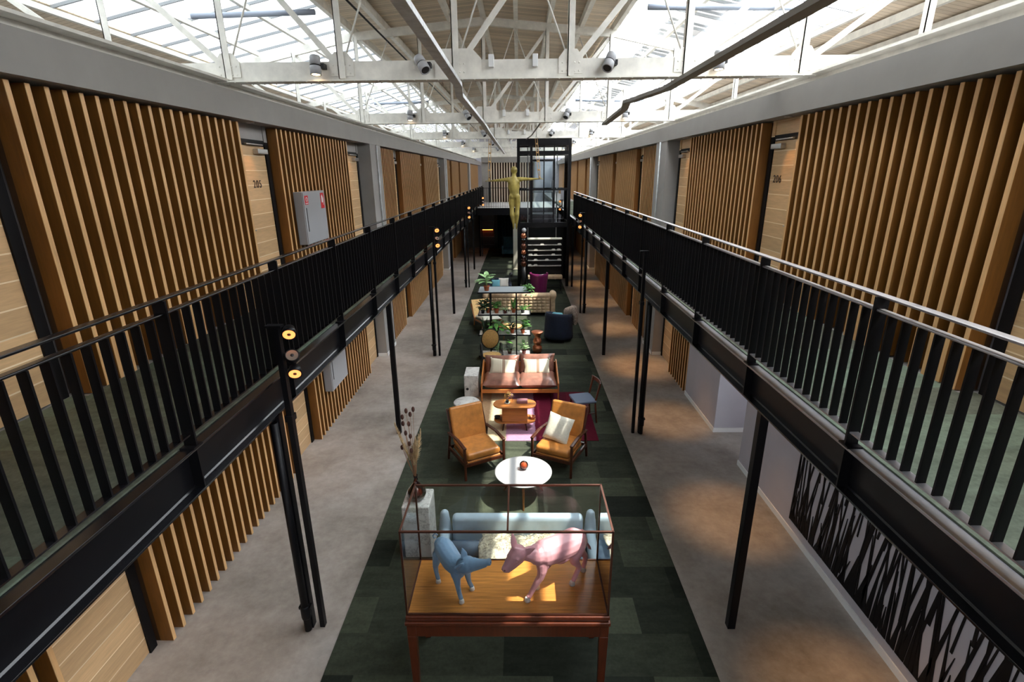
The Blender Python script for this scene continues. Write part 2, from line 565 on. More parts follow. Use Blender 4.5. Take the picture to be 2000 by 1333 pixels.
GZ = 2.85
for sx, side in ((-1, 'left'), (1, 'right')):
    obj('floor', MB().box(sx * 2.27, sx * 4.0, -2, 50, 2.62, GZ), M['grey_wall'], kind='structure')
    gc = MB().box(sx * 2.35, sx * 3.49, -2, 33.8, GZ + 0.001, GZ + 0.012)
    for ya, yb in ((-2, 12.9), (13.92, 25.58), (26.62, 33.8)):
        gc.box(sx * 3.49, sx * 3.595, ya, yb, GZ + 0.001, GZ + 0.012)
    for ya, yb in ((2.9, 3.9), (7.15, 8.16), (11.55, 12.7), (15.73, 16.6), (20.0, 20.7), (24.1, 25.55), (28.4, 29.18), (32.6, 33.3)):
        gc.box(sx * 3.595, sx * 3.73, ya, yb, GZ + 0.001, GZ + 0.012)
    obj('carpet_kerb', MB().box(sx * 2.272, sx * 2.345, -2, 33.8, GZ + 0.001, GZ + 0.012), M['gal_carpet'],
        label='narrow strip of green carpet outside the %s gallery railing' % side, cat='carpet edge')
    obj('gallery_carpet', gc, M['gal_carpet'],
        label='grey green carpet tiles on the %s upper gallery floor' % side, cat='carpet')
    # room walls behind the slats
    if side == 'left':
        obj('wall_left', MB().box(-3.82, -4.0, -2, 50, 0, 2.62).box(-3.82, -4.0, -2, 50, GZ, 5.3), M['grey_wall'], kind='structure')
    else:
        mb = MB().box(3.82, 4.0, 8.57, 50, 0, 2.62).box(3.82, 4.0, -2, 50, GZ, 5.3)
        mb.box(3.6, 4.0, -2, 7.44, 0, 2.62).box(3.6, 3.82, 8.57, 10.29, 0, 2.62)
        mb.box(4.55, 4.7, 7.0, 9.0, 0, 2.62).box(4.0, 4.55, 8.57, 8.7, 0, 2.62).box(4.0, 4.7, 7.3, 8.7, 2.55, 2.62)
        obj('wall_right', mb, M['lilac_wall'], kind='structure')
        obj('baseboard_right', MB().box(3.585, 3.6, -2, 7.455, 0, 0.085).box(3.585, 3.6, 8.555, 10.29, 0, 0.085)
            .box(3.6, 4.55, 8.555, 8.57, 0, 0.085).box(3.6, 4.55, 7.44, 7.455, 0, 0.085), M['white_trim'], kind='structure')
    # pillars in front of the walls
    mb = MB()
    for y0, y1 in ((12.92, 13.9), (25.6, 26.6), (38.4, 39.4)):
        mb.box(sx * 3.5, sx * 3.82, y0, y1, GZ, 5.3).box(sx * 3.5, sx * 3.82, y0 - 0.1, y1 - 0.1, 0, 2.62)
    obj('wall_%s_pillars' % side, mb, M['grey_wall'], kind='structure')
    mb = MB()
    for y0, y1 in ((12.82, 13.8), (25.5, 26.5)):
        mb.box(sx * 3.485, sx * 3.5, y0 - 0.015, y1 + 0.015, 0, 0.085).box(sx * 3.485, sx * 3.8, y0 - 0.015, y0, 0, 0.085)
    obj('baseboard_%s' % side, mb, M['white_trim'], kind='structure')
    # fascia, soffit and the roof deck above the upper rooms
    mb = MB().box(sx * 3.49, sx * 4.02, -2, 50, 5.285, 5.60)
    obj('trim_1', mb, M['fascia'], kind='structure')
    mb = MB().box(sx * 4.02, sx * 4.10, -2, 50, 5.5, 5.80)
    mb.box(sx * 3.86, sx * 4.10, -2, 50, 5.80, 5.83)
    obj('trim_2', mb, M['white_steel'], kind='structure')
    obj('ceiling', MB().box(sx * 4.0, sx * 9.4, -2, 50, 5.3, 5.5), M['grey_wall'], kind='structure')
    # cladding seam pipe on the pillar
    for k, y in enumerate((13.42, 26.1)):
        obj('pillar_pipe', MB().tube([(sx * 3.47, y, GZ), (sx * 3.47, y, 5.28)], 0.018, 8), M['galv'],
            label='thin grey steel pipe up the %s %s gallery pillar' % (('first', 'second')[k], side), cat='pipe')

# end block across the hall, upper level
YE = 33.8
mb = MB().box(-2.3, 1.05, YE, YE + 0.2, 2.6, 5.52).box(-4.0, 4.0, YE, YE + 0.2, 0, 2.62)
obj('wall_back', mb, M['grey_wall'], kind='structure')
obj('wall_far', MB().box(-9.4, 9.4, 50, 50.2, -0.2, 9), M['lilac_wall'], kind='structure')
obj('wall_front', MB().box(-9.4, 9.4, -6.2, -6.0, -0.2, 9), M['lilac_wall'], kind='structure')
obj('wall_outer_left', MB().box(-9.4, -9.2, -6, 50, 5.3, 9), M['lilac_wall'], kind='structure')
obj('wall_outer_right', MB().box(9.2, 9.4, -6, 50, 5.3, 9), M['lilac_wall'], kind='structure')
obj('floor', MB().box(-9.4, 9.4, -6, -2, 5.2, 5.3).box(-4, 4, -6, 0.7, 2.62, GZ), M['grey_wall'], kind='structure')
obj('floor', MB().box(-4.0, 4.0, -6, -2, -0.2, 0), M['concrete'], kind='structure')

# upper bridge at the far end
obj('floor', MB().box(-2.27, 2.27, 27.8, YE, 2.62, GZ), M['grey_wall'], kind='structure')
t = root('bridge_railing', 'black steel railing of the bridge across the far end of the hall', 'railing', (0, 27.85, GZ))
obj('handrail', MB().box(-2.2, -0.2, -0.025, 0.025, 1.01, 1.03), M['black_steel'], t)
obj('bottom_rail', MB().box(-2.2, -0.2, -0.025, 0.025, 0.09, 0.10), M['black_steel'], t)
bl = MB().box(-0.005, 0.005, -0.025, 0.025, 0.0, 1.02)
for k in range(17):
    obj('baluster', bl, M['black_steel'], t, loc=(-2.15 + k * 0.12, 0, 0))
obj('bridge_beam', MB().box(-2.2, 2.2, 27.72, 27.8, 2.5, 2.86), M['black_steel'], label='black steel beam edging the far bridge', cat='beam')

# -------------------------------------------------- slatted screens and doors
def inter(sx, lower):
    d = 0.12 if lower else 0.0
    S = [(-1.0, 2.86), (3.95, 7.12), (8.2, 11.5), (14.02, 15.70), (16.65, 19.95), (20.75, 24.05), (26.7, 28.35), (29.25, 32.5), (33.4, 38.2), (39.5, 48)]
    if lower:
        S = [(a + d, b + d) for a, b in S]
        if sx > 0:
            S = [(10.31, 11.62)] + S[3:]
    return S
DOORS = [(2.9, 3.80), (7.15, 8.08), (11.55, 12.62), (15.73, 16.52), (20.0, 20.62), (24.1, 25.5), (28.4, 29.1), (32.6, 33.3)]
def screen(sx, z0, z1, y0, y1, label):
    t = root('slatted_wall_screen', label, 'slatted screen', (sx * 3.74, y0, z0), group='slatted oak wall screens')
    obj('backing_panel', MB().box(0, sx * 0.05, 0, y1 - y0, 0, z1 - z0), M['oak_back'], t)
    n = max(2, round((y1 - y0 - 0.04) / 0.167))
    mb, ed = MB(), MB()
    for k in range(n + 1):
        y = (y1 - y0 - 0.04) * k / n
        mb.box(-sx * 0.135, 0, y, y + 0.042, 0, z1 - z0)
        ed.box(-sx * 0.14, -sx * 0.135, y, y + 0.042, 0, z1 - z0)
    obj('slats', mb, M['oak_slat_shaded'], t)
    obj('slat_lit_fronts', ed, M['oak_lit_front'], t, label='slat fronts with the light on them painted as paler oak')
sd = {-1: 'left', 1: 'right'}
for sx in (-1, 1):
    for lower in (0, 1):
        z0, z1 = (0.0, 2.60) if lower else (GZ + 0.012, 5.262)
        vis = 0
        for k, (a, b) in enumerate(inter(sx, lower)):
            lv = 'ground floor' if lower else 'upper gallery'
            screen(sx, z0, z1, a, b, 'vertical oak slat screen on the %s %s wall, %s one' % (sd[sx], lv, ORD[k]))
numbers = {(-1, 1): '205', (1, 1): '206'}
for sx in (-1, 1):
    for lower in (0, 1):
        for k, (a, b) in enumerate(DOORS):
            if lower and sx > 0 and k < 2:
                continue
            d = 0.14 if lower else 0
            a2, b2 = a + d, b + d
            zf = 0.0 if lower else GZ + 0.012
            ztop = 2.60 if lower else 5.285
            lv = 'ground floor' if lower else 'upper gallery'
            t = root('door_%d' % (k + 1), 'pale oak boarded room door on the %s %s wall, %s door' % (sd[sx], lv, ORD[k]), 'door', (sx * 3.80, a2, zf), kind='structure')
            L = b2 - a2
            obj('door_leaf', MB().box(-sx * 0.045, 0, 0.0, L - 0.02, 0.01, 2.14), M['oak'], t)
            obj('door_frame', MB().box(-sx * 0.065, sx * 0.01, L - 0.02, L + 0.075, 0, 2.20).box(-sx * 0.06, 0, 0, L, 2.14, 2.22), M['frame_black'], t)
            obj('transom_panel', MB().box(-sx * 0.05, 0, 0, L, 2.22, ztop - zf).box(-sx * 0.065, sx * 0.01, L - 0.02, L + 0.075, 2.20, ztop - zf), M['oak'] if sx > 0 else M['grey_wall'], t)
            if not lower:
                c = obj('door_closer', MB().box(-sx * 0.12, -sx * 0.045, L - 0.36, L - 0.06, 2.03, 2.10).box(-sx * 0.10, -sx * 0.06, L - 0.62, L - 0.14, 2.145, 2.165), M['silver'], t, bevel=0.006, label='silver door closer')
            h = MB().tube([(-sx * 0.045, 0.08, 1.0), (-sx * 0.10, 0.08, 1.0), (-sx * 0.10, 0.20, 1.0)], 0.010, 8)
            if not lower: obj('door_handle', h, M['silver'], t)
            if not lower and (sx, k) in numbers:
                cu = bpy.data.curves.new('room_number', 'FONT')
                cu.body = numbers[(sx, k)]
                cu.size = 0.15; cu.extrude = 0.002; cu.space_character = 1.15
                to = bpy.data.objects.new('room_number', cu)
                COL.objects.link(to)
                bpy.context.view_layer.update()
                me = bpy.data.meshes.new_from_object(to.evaluated_get(bpy.context.evaluated_depsgraph_get()))
                bpy.data.objects.remove(to)
                me.materials.append(M['digit'].m)
                no = bpy.data.objects.new('room_number', me)
                COL.objects.link(no)
                no.parent = t
                if sx < 0:
                    no.matrix_local = Matrix(((0, 0, 1, 0.052), (1, 0, 0, 0.42), (0, 1, 0, 1.57), (0, 0, 0, 1)))
                else:
                    no.matrix_local = Matrix(((0, 0, -1, -0.052), (-1, 0, 0, 0.80), (0, 1, 0, 1.57), (0, 0, 0, 1)))
            # warm downlight over each door
            zl = ztop
            yl = (a2 + b2) / 2 - 0.12
            if k < 7:
                xl = 3.62 if not lower else 3.2
                dl = root('ceiling_downlight', 'small recessed warm downlight above the %s %s door, %s one' % (sd[sx], lv, ORD[k]), 'light', (sx * xl, yl, zl))
                zz = zl if not lower else 2.62
                dl.location.z = zz
                obj('trim_ring', MB().ring((0, 0, -0.003), 0.045, 0.008, 20, 6), M['silver'], dl)
                obj('lamp', MB().lathe([(0.04, -0.002), (0.0, -0.003)], 16), M['lamp_on'], dl)
                spot('downlight_beam', (sx * xl, yl, zz - 0.012), (sx * (xl + (0.06 if not lower else 0)), yl, 0), (24 if sx > 0 else 10) if lower else 16, 60 if lower else 62, 0.7)
# one extra row of downlights under the right gallery
for k, y in enumerate((3.4, 6.1, 9.1, 12.0, 15.2, 18.6, 22.0, 26.0)):
    dl = root('ceiling_downlight', 'small warm downlight under the right gallery, %s one' % ORD[k], 'light', (2.95, y, 2.62))
    obj('trim_ring', MB().ring((0, 0, -0.003), 0.045, 0.008, 20, 6), M['silver'], dl)
    obj('lamp', MB().lathe([(0.04, -0.002), (0.0, -0.003)], 16), M['lamp_on'], dl)
    spot('downlight_beam', (2.95, y, 2.605), (2.95, y, 0), 80, 44, 0.95)

# black branch pattern panel on the right ground floor wall
random.seed(5)
mb = MB()
H = 2.30
YL = 5.6
def sliver(ya, za, yb, zb, wa, wb, xo):
    """thin black branch clipped to the panel height"""
    if za < 0: ya, za = ya + (yb - ya) * (0 - za) / (zb - za), 0
    if zb > H: yb, zb = ya + (yb - ya) * (H - za) / (zb - za), H
    if zb - za < 0.1: return
    c = lambda v: min(max(v, 0), YL)
    poly = [(c(ya - wa), za), (c(ya + wa), za), (c(yb + wb), zb), (c(yb - wb), zb)]
    mb.add([(0, p[0], p[1]) for p in poly] + [(xo, p[0], p[1]) for p in poly], [(0, 1, 2, 3), (7, 6, 5, 4), (0, 4, 5, 1), (1, 5, 6, 2), (2, 6, 7, 3), (3, 7, 4, 0)])
for k in range(130):                         # long straight branches leaning both ways
    y0 = YL * (k + random.uniform(-0.5, 0.5)) / 130
    lean = random.choice((-1, 1)) * random.uniform(0.03, 0.17)
    z0 = -0.1 if k % 3 else random.uniform(0, 0.9)
    z1 = H + 0.1 if k % 2 else random.uniform(1.0, H)
    sliver(y0, z0, y0 + lean * (z1 - z0), z1, random.uniform(0.010, 0.022), random.uniform(0.005, 0.012), -0.004 - (k % 7) * 0.0003)
for k in range(90):
    ya = YL * k / 90; w = random.uniform(0.04, 0.075)
    sliver(ya + w / 2, 0, ya + w / 2 + random.uniform(-0.12, 0.12), random.uniform(0.3, 0.9), w / 2, 0.002, -0.007)
t = root('branch_pattern_panel', 'black jagged branch pattern panel on the grey right ground floor wall', 'wall art', (3.597, 0.2, 0.20))
obj('pattern', mb, M['frame_black'], t)
obj('edge_strip', MB().box(-0.008, 0, YL - 0.012, YL + 0.012, 0, H), M['frame_black'], t)

# -------------------------------------------------- fire hose cabinets
def cabinet(loc, w, h, label, signs):
    t = root('hose_cabinet', label, 'cabinet', loc)
    obj('body', MB().box(0, 0.14, 0, w, 0, h), M['grey_metal'], t, bevel=0.004)
    obj('door', MB().box(0.14, 0.152, 0.012, w - 0.012, 0.012, h - 0.012), M['grey_metal'], t, bevel=0.003)
    obj('handle', MB().box(0.152, 0.156, 0.08, 0.10, h * 0.25, h * 0.70), M['dark'], t, label='dark recessed pull strip')
    if signs:
        s1 = MB().box(0.152, 0.154, 0.06, 0.20, h - 0.20, h - 0.06)
        p = obj('hose_sign', s1, M['red_sign'], t, label='small red square sign with white hose symbol')
        obj('symbol', MB().ring((0.155, 0.13, h - 0.12), 0.032, 0.007, 16, 4, 'x').box(0.154, 0.156, 0.075, 0.185, h - 0.187, h - 0.176), M['white_sign'], p)
        s2 = MB().box(0.152, 0.154, w - 0.22, w - 0.06, h - 0.30, h - 0.04)
        p = obj('extinguisher_sign', s2, M['red_sign'], t, label='tall red sign with white fire symbol')
        obj('symbol', MB().box(0.154, 0.156, w - 0.18, w - 0.125, h - 0.20, h - 0.09).box(0.154, 0.156, w - 0.165, w - 0.14, h - 0.09, h - 0.07).box(0.154, 0.156, w - 0.115, w - 0.10, h - 0.24, h - 0.12), M['white_sign'], p)
cabinet((-3.60, 8.50, 3.50), 0.97, 0.84, 'grey steel hose cabinet with red signs on the left upper slat wall', True)
cabinet((-3.60, 8.75, 0.76), 0.86, 0.84, 'plain grey steel cabinet on the left ground floor slat wall', False)

# -------------------------------------------------- gallery beams, railings, columns
for sx in (-1, 1):
    t = root('gallery_edge_beam', 'black steel I-beam along the edge of the %s gallery' % sd[sx], 'beam', (sx * 2.26, 0, 2.52))
    Y0, Y1 = -1.9, (33.8 if sx < 0 else 33.8)
    obj('web', MB().box(-0.004, 0.004, Y0, Y1, 0.015, 0.31), M['black_steel'], t)
    obj('bottom_flange', MB().box(-0.08, 0.08, Y0, Y1, 0, 0.016), M['gloss_steel'], t, bevel=0.003)
    obj('root_fillet', MB().prism([(-sx * 0.004, 0.016), (-sx * 0.014, 0.016), (-sx * 0.004, 0.026)] if sx > 0 else [(0.004, 0.016), (0.004, 0.026), (0.014, 0.016)], Y0, Y1, 'y'), M['gloss_steel'], t)
    obj('top_flange', MB().box(-0.08, 0.08, Y0, Y1, 0.31, 0.33), M['gleam_steel'] if sx > 0 else M['gloss_steel'], t, bevel=0.003)
    st = MB().box(-sx * 0.076, 0, -0.006, 0.006, 0.016, 0.31)
    me0 = None
    for k in range(21):
        y = 3.07 + 1.543 * k - 1.543
        if y > 33: break
        if me0 is None:
            me0 = obj('stiffener', st, M['black_steel'], t, loc=(0, y, 0))
        else:
            dup(me0, loc=(0, y, 0), parent=t)
    # railing
    r = root('gallery_railing', 'black steel balustrade with flat handrail along the %s upper gallery' % sd[sx], 'railing', (sx * 2.22, 0, GZ))
    Y1r = 33.6 if sx < 0 else 21.3
    obj('handrail', MB().box(-0.03, 0.03, -1.5, Y1r, 1.015, 1.029), M['gleam_steel'] if sx > 0 else M['gloss_steel'], r, bevel=0.004)
    obj('middle_rail', MB().box(-0.026, 0.026, -1.5, Y1r, 0.925, 0.941), M['gleam_steel'] if sx > 0 else M['gloss_steel'], r, bevel=0.006)
    obj('bottom_rail', MB().box(-0.028, 0.028, -1.5, Y1r, 0.095, 0.105), M['gleam_steel'] if sx > 0 else M['gloss_steel'], r)
    pm = MB().box(-0.042, 0.042, -0.008, 0.008, 0.01, 1.015).box(-0.05, 0.05, -0.05, 0.05, 0.0, 0.012)
    bm_ = MB().box(-0.027, 0.027, -0.006, 0.006, 0.105, 0.925)
    p0 = b0 = None
    far = MB()
    nb = 0
    for k in range(-3, 30):
        y = 3.07 + 1.543 * k
        if y > Y1r: break
        if p0 is None: p0 = obj('post', pm, M['black_steel'], r, loc=(0, y, 0))
        else: dup(p0, loc=(0, y, 0), parent=r)
        for j in range(1, 13):
            yy = y + j * 1.543 / 13
            if yy > Y1r or yy < 1.3: continue
            if nb < 100:
                if b0 is None: b0 = obj('baluster', bm_, M['black_steel'], r, loc=(0, yy, 0))
                else: dup(b0, loc=(0, yy, 0), parent=r)
                nb += 1
            else:
                far.box(-0.027, 0.027, yy - 0.006, yy + 0.006, 0.105, 0.925)
    obj('baluster_run', far, M['black_steel'], r, kind='stuff')
    # columns: single and double
    for k in range(8):
        y = 4.27 + 4.285 * k
        if y > 33: break
        dbl = (k % 2 == 0) if sx < 0 else (k % 2 == 1)
        t = root('steel_column', '%s black steel column with a slim post under the %s gallery edge, %s column' % ('paired' if dbl else 'single', sd[sx], ORD[k]) if dbl else 'single square black steel column under the %s gallery edge, %s column' % (sd[sx], ORD[k]), 'column', (sx * 2.235, y, 0))
        obj('shaft', MB().box(-0.04, 0.04, -0.04, 0.04, 0, 2.52), M['black_steel'], t, bevel=0.004)
        if dbl:
            p = obj('downpipe', MB().tube([(0, -0.075, 0.02), (0, -0.075, 2.45)], 0.036, 14), M['black_steel'], t)
            obj('pipe_socket', MB().lathe([(0.044, 0), (0.048, 0.02), (0.048, 0.14), (0.042, 0.16)], 14, (0, -0.075, 0.18)).box(-0.06, 0.06, -0.09, -0.03, 0.30, 0.33), M['black_steel'], p)
            # slim lamp post that passes the beam
            q = root('lamp_post', 'slim black square post rising past the %s gallery edge at the %s column' % (sd[sx], ORD[k]), 'post', (sx * 2.105, y, 0))
            obj('post', MB().box(-0.025, 0.025, -0.03, 0.03, 0, 3.34), M['black_steel'], q)
            obj('top_arm', MB().box(-0.09, 0.05, -0.035, 0.035, 3.34, 3.36), M['black_steel'], q)
            obj('bracket', MB().box(-0.035, 0.035, -0.045, 0.045, 2.44, 2.50), M['black_steel'], q)
            if sx < 0 or k == 3 or k == 5:
                for j, zz in enumerate((3.27, 3.08, 2.90)):
                    hot = j != 1
                    s = root('post_spotlight', 'round black %s spotlight, %s on the post at the %s %s column' % ('lit' if hot else 'unlit', ('top', 'middle', 'bottom')[j], ORD[k], sd[sx]), 'spotlight', (sx * 2.105 - sx * 0.10, y, zz), group='spotlights on the lamp posts')
                    R = (Vector((-sx * 0.25, -0.75, -0.35)) if j != 1 else Vector((-sx * 0.3, -0.6, 0.7))).to_track_quat('Z', 'Y').to_matrix()
                    def rot(mb):
                        mb.v = [tuple(R @ Vector(p)) for p in mb.v]
                        return mb
                    obj('housing', rot(MB().lathe([(0.02, -0.10), (0.045, -0.09), (0.058, -0.04), (0.062, 0.004), (0.054, 0.004), (0.050, -0.004)], 24)), M['black_steel'], s)
                    obj('reflector', rot(MB().lathe([(0.052, 0.0), (0.040, -0.022), (0.022, -0.034), (0.0, -0.036)], 24)), M['lamp_on'] if hot else M['silver'], s)
                    obj('bulb_cap', rot(MB().lathe([(0.0, 0.004), (0.016, 0.0), (0.018, -0.012), (0.0, -0.03)], 14).bar((-0.05, 0, -0.002), (0.05, 0, -0.002), 0.005, 0.003)), M['copper_edge'] if hot else M['dark'], s)
                    obj('yoke', MB().bar((sx * 0.068, 0, 0), (sx * 0.02, 0.03, 0), 0.012, 0.02), M['black_steel'], s)
# ================================================================== roof
RC = -0.81                                   # ridge line of the main roof
def planks(name, xa, za, xb, zb):
    a, b = Vector((xa, 0, za)), Vector((xb, 0, zb))
    n = Vector((-(zb - za), 0, xb - xa)).normalized() * 0.06
    mb = MB()
    v = [(xa, -6, za), (xb, -6, zb), (xb, 50, zb), (xa, 50, za)]
    if n.z < 0: n = -n
    v += [(p[0] + n.x, p[1], p[2] + n.z) for p in v]
    mb.add(v, [(0, 1, 2, 3), (7, 6, 5, 4), (0, 4, 5, 1), (1, 5, 6, 2), (2, 6, 7, 3), (3, 7, 4, 0)])
    return obj(name, mb, M['ceiling'], kind='structure')
planks('ceiling', RC - 3.15, 7.96, RC, 8.26)
planks('ceiling', RC + 3.15, 7.96, RC, 8.26)
planks('ceiling', RC - 8.6, 6.83, RC - 6.66, 7.22)
planks('ceiling', RC + 6.66, 7.22, RC + 10.2, 6.55)
# central purlins run the length of the hall
for k in range(9):
    x = RC - 3.1 + 6.2 * k / 8
    z = 8.24 - 0.30 * abs(x - RC) / 3.15 - 0.08
    obj('ceiling_joist', MB().box(x - 0.05, x + 0.05, -5.9, 49.9, z - 0.10, z + 0.06), M['white_steel'],
        label='long cream roof joist, number %s from the left of the boarded centre ceiling' % ('one two three four five six seven eight nine'.split()[k]), cat='joist', group='joists of the centre ceiling')
for sx in (-1, 1):
    for k, d in enumerate((7.2, 7.9, 8.5)):
        z = 7.22 - (d - 6.66) * (0.195 if True else 0) - 0.09
        x = RC + sx * d
        if abs(x) > 9.1: continue
        obj('ceiling_joist', MB().box(x - 0.04, x + 0.04, -5.9, 49.9, z - 0.08, z + 0.05), M['white_steel'],
            label='cream roof joist over the %s side roof, %s from the skylight' % (sd[sx], ('first', 'second', 'third')[k]), cat='joist')
    # skylight: glazing, bars, purlins
    t = root('window_%d' % (1 if sx < 0 else 2), 'long sloping roof skylight on the %s' % sd[sx], 'skylight', (0, 0, 0), kind='structure')
    xa, za, xb, zb = RC + sx * 3.15, 7.96, RC + sx * 6.66, 7.22
    def pane(f0, f1):
        x0, z0, x1, z1 = xa + (xb - xa) * f0, za + (zb - za) * f0, xa + (xb - xa) * f1, za + (zb - za) * f1
        return MB().add([(x0, -6, z0 + 0.02), (x1, -6, z1 + 0.02), (x1, 50, z1 + 0.02), (x0, 50, z0 + 0.02)], [(0, 1, 2, 3)])
    if sx > 0:  # frosting and the clear strip are invented to narrow the sun patches
        obj('sun_softening_glazing', pane(0.0, 0.28), M['roof_glass'], t)
        obj('sun_gap_glazing', pane(0.28, 0.52), M['glass'], t)
        obj('sun_softening_glazing', pane(0.52, 1.0), M['roof_glass'], t)
    else:
        obj('sun_softening_glazing', pane(0.0, 1.0), M['roof_glass_left'], t)
    mb = MB()
    for k in range(63):
        y = -5.9 + 0.9 * k
        mb.bar((xa, y, za - 0.02), (xb, y, zb - 0.02), 0.03, 0.05)
    obj('glazing_bars', mb, M['bar_grey'], t)
    mb = MB()
    for f in (0.0, 0.33, 0.66, 1.0):
        x, z = xa + (xb - xa) * f, za + (zb - za) * f - 0.07
        mb.box(x - 0.04, x + 0.04, -5.9, 49.9, z - 0.06, z + 0.03)
    obj('purlins', mb, M['white_steel'], t)

# trusses
TY = [1.44 + 6.18 * k for k in range(8)]
nodes = [RC - 7.60 + 1.52 * k for k in range(12)]
def topz(x):
    d = abs(x - RC)
    return 8.08 - 0.30 * d / 3.15 if d <= 3.15 else 7.78 - (d - 3.15) * 0.21
for ti, Y in enumerate(TY):
    nm = ORD[ti - 1] if ti > 0 else 'overhead'
    t = root('roof_truss', 'cream riveted steel roof truss spanning the hall, %s one in view' % nm if ti else 'cream riveted steel roof truss just above the viewpoint', 'roof truss', (0, Y, 5.80))
    xl, xr = -9.1, 9.1
    obj('bottom_chord', MB().box(xl, xr, -0.02, 0.02, 0.0, 0.23), M['white_steel'], t)
    fl = MB().box(xl, xr, -0.10, 0.10, -0.016, 0.0)
    if ti == 1:
        for k in range(70):
            for yy in (-0.085, 0.085):
                fl.ball((-6.0 + 0.16 * k, yy, -0.018), (0.011, 0.011, 0.009), 8, 4)
    obj('bottom_flange', fl, M['white_steel'], t)
    mb = MB()
    xs = [xl, RC - 3.15, RC, RC + 3.15, xr]
    for a, b in zip(xs[:-1], xs[1:]):
        mb.bar((a, 0, topz(a) - 5.8 - 0.08), (b, 0, topz(b) - 5.8 - 0.08), 0.09, 0.17)
    obj('top_chord', mb, M['white_steel'], t)
    for k, x in enumerate(nodes):
        if not -9 < x < 9: continue
        h = topz(x) - 5.8 - 0.1
        obj('vertical_strut', MB().box(x - 0.045, x + 0.045, -0.05, -0.038, 0.02, h).box(x - 0.045, x - 0.033, -0.05, 0.04, 0.02, h), M['white_steel'], t)
        if x < RC - 0.1:
            x2 = x - 1.52
        else:
            x2 = x + 1.52
        if -9 < x2 < 9 and k not in (0,):
            obj('diagonal_brace', MB().bar((x, 0.03, 0.12), (x2, 0.03, topz(x2) - 5.8 - 0.12), 0.012, 0.075, (0, 1, 0)).bar((x, 0.0, 0.12), (x2, 0.0, topz(x2) - 5.8 - 0.12), 0.075, 0.012, (0, 1, 0)), M['white_steel'], t)
        if -5 < x < 4 and ti < 5:
            obj('tie_rod', MB().tube([(x, 0.0, 0.15), (x + (0.76 if x < RC else -0.76), 0.0, topz(x) - 5.8 - 0.15)], 0.012, 6), M['white_steel'], t)
        g = MB().prism([(x - 0.16, 0.05), (x + 0.16, 0.05), (x + 0.16, 0.24), (x + 0.08, 0.34), (x - 0.08, 0.34), (x - 0.16, 0.24)], -0.034, -0.022, 'y')
        if abs(x - RC) < 0.1:
            g = MB().prism([(x - 0.28, 0.0), (x + 0.34, 0.0), (x + 0.34, 0.24), (x + 0.22, 0.36), (x - 0.18, 0.36), (x - 0.28, 0.24)], -0.036, -0.022, 'y')
        if ti in (1, 2):
            for a in (-0.11, -0.05, 0.05, 0.11):
                for b in (0.08, 0.18):
                    g.ball((x + a, -0.036, b), (0.012, 0.008, 0.012), 8, 4)
        obj('gusset_plate', g, M['white_steel'], t)
    # longitudinal ties hidden above are left out; spotlights on the chord
    if 1 <= ti <= 5:
        for j, (xx, lit) in enumerate(((-2.64, True), (-1.24, False), (1.20, False), (2.62, True))):
            s = root('truss_spotlight', '%s grey cylinder spotlight, %s on the %s roof truss' % ('lit' if lit else 'unlit', ('leftmost', 'second from left', 'third from left', 'rightmost')[j], nm), 'spotlight', (xx, Y - 0.14, 5.96), group='spotlights on the roof trusses')
            d = Vector((0.0, -0.12, -1)) if lit else Vector((-0.45 if j == 1 else -0.35, -0.55, -0.8))
            if j == 1: d.x = 0.5
            R = d.to_track_quat('Z', 'Y').to_matrix()
            def rot(mb):
                mb.v = [tuple(R @ Vector(p)) for p in mb.v]
                return mb
            obj('housing', rot(MB().lathe([(0.03, -0.125), (0.062, -0.12), (0.068, -0.10), (0.068, -0.008)], 20).lathe([(0.068, 0.008), (0.070, 0.02), (0.070, 0.11), (0.058, 0.112), (0.05, 0.10)], 20)), M['grey_metal'], s)
            obj('gap_ring', rot(MB().lathe([(0.058, -0.01), (0.058, 0.01)], 20)), M['dark'], s)
            obj('lens', rot(MB().lathe([(0.056, 0.106), (0.03, 0.098), (0.0, 0.096)], 20)), M['lamp_hot'] if lit else M['dark'], s)
            obj('bracket', MB().box(0.05, 0.11, 0.0, 0.12, -0.03, 0.03), M['dark'], s)
            if lit and ti <= 4:
                spot('truss_lamp_beam', (xx, Y - 0.16, 5.82), (xx * 0.8, Y - 0.6, 0), 60, 40, 0.5, (1, 0.78, 0.55))
        for j, xx in enumerate((-0.34, 0.24)):
            obj('junction_box', MB().box(xx - 0.035, xx + 0.035, Y - 0.09, Y - 0.02, 5.93, 6.08), M['white_trim'], bevel=0.006,
                label='small white junction box, %s of the pair on the %s truss' % (('left', 'right')[j], nm), cat='junction box')

# grey blind rollers lying across the skylights
for k, y in enumerate((10.7, 17.0, 23.2)):
    for sx in (-1, 1):
        x0, x1 = (-3.68, -5.95) if sx < 0 else (2.36, 5.15)
        obj('blind_roller', MB().tube([(x0, y, 7.42), (x1, y, 7.38)], 0.05, 12), M['blind'],
            label='grey roller tube hanging under the %s skylight, %s one' % (sd[sx], ORD[k]), cat='roller')

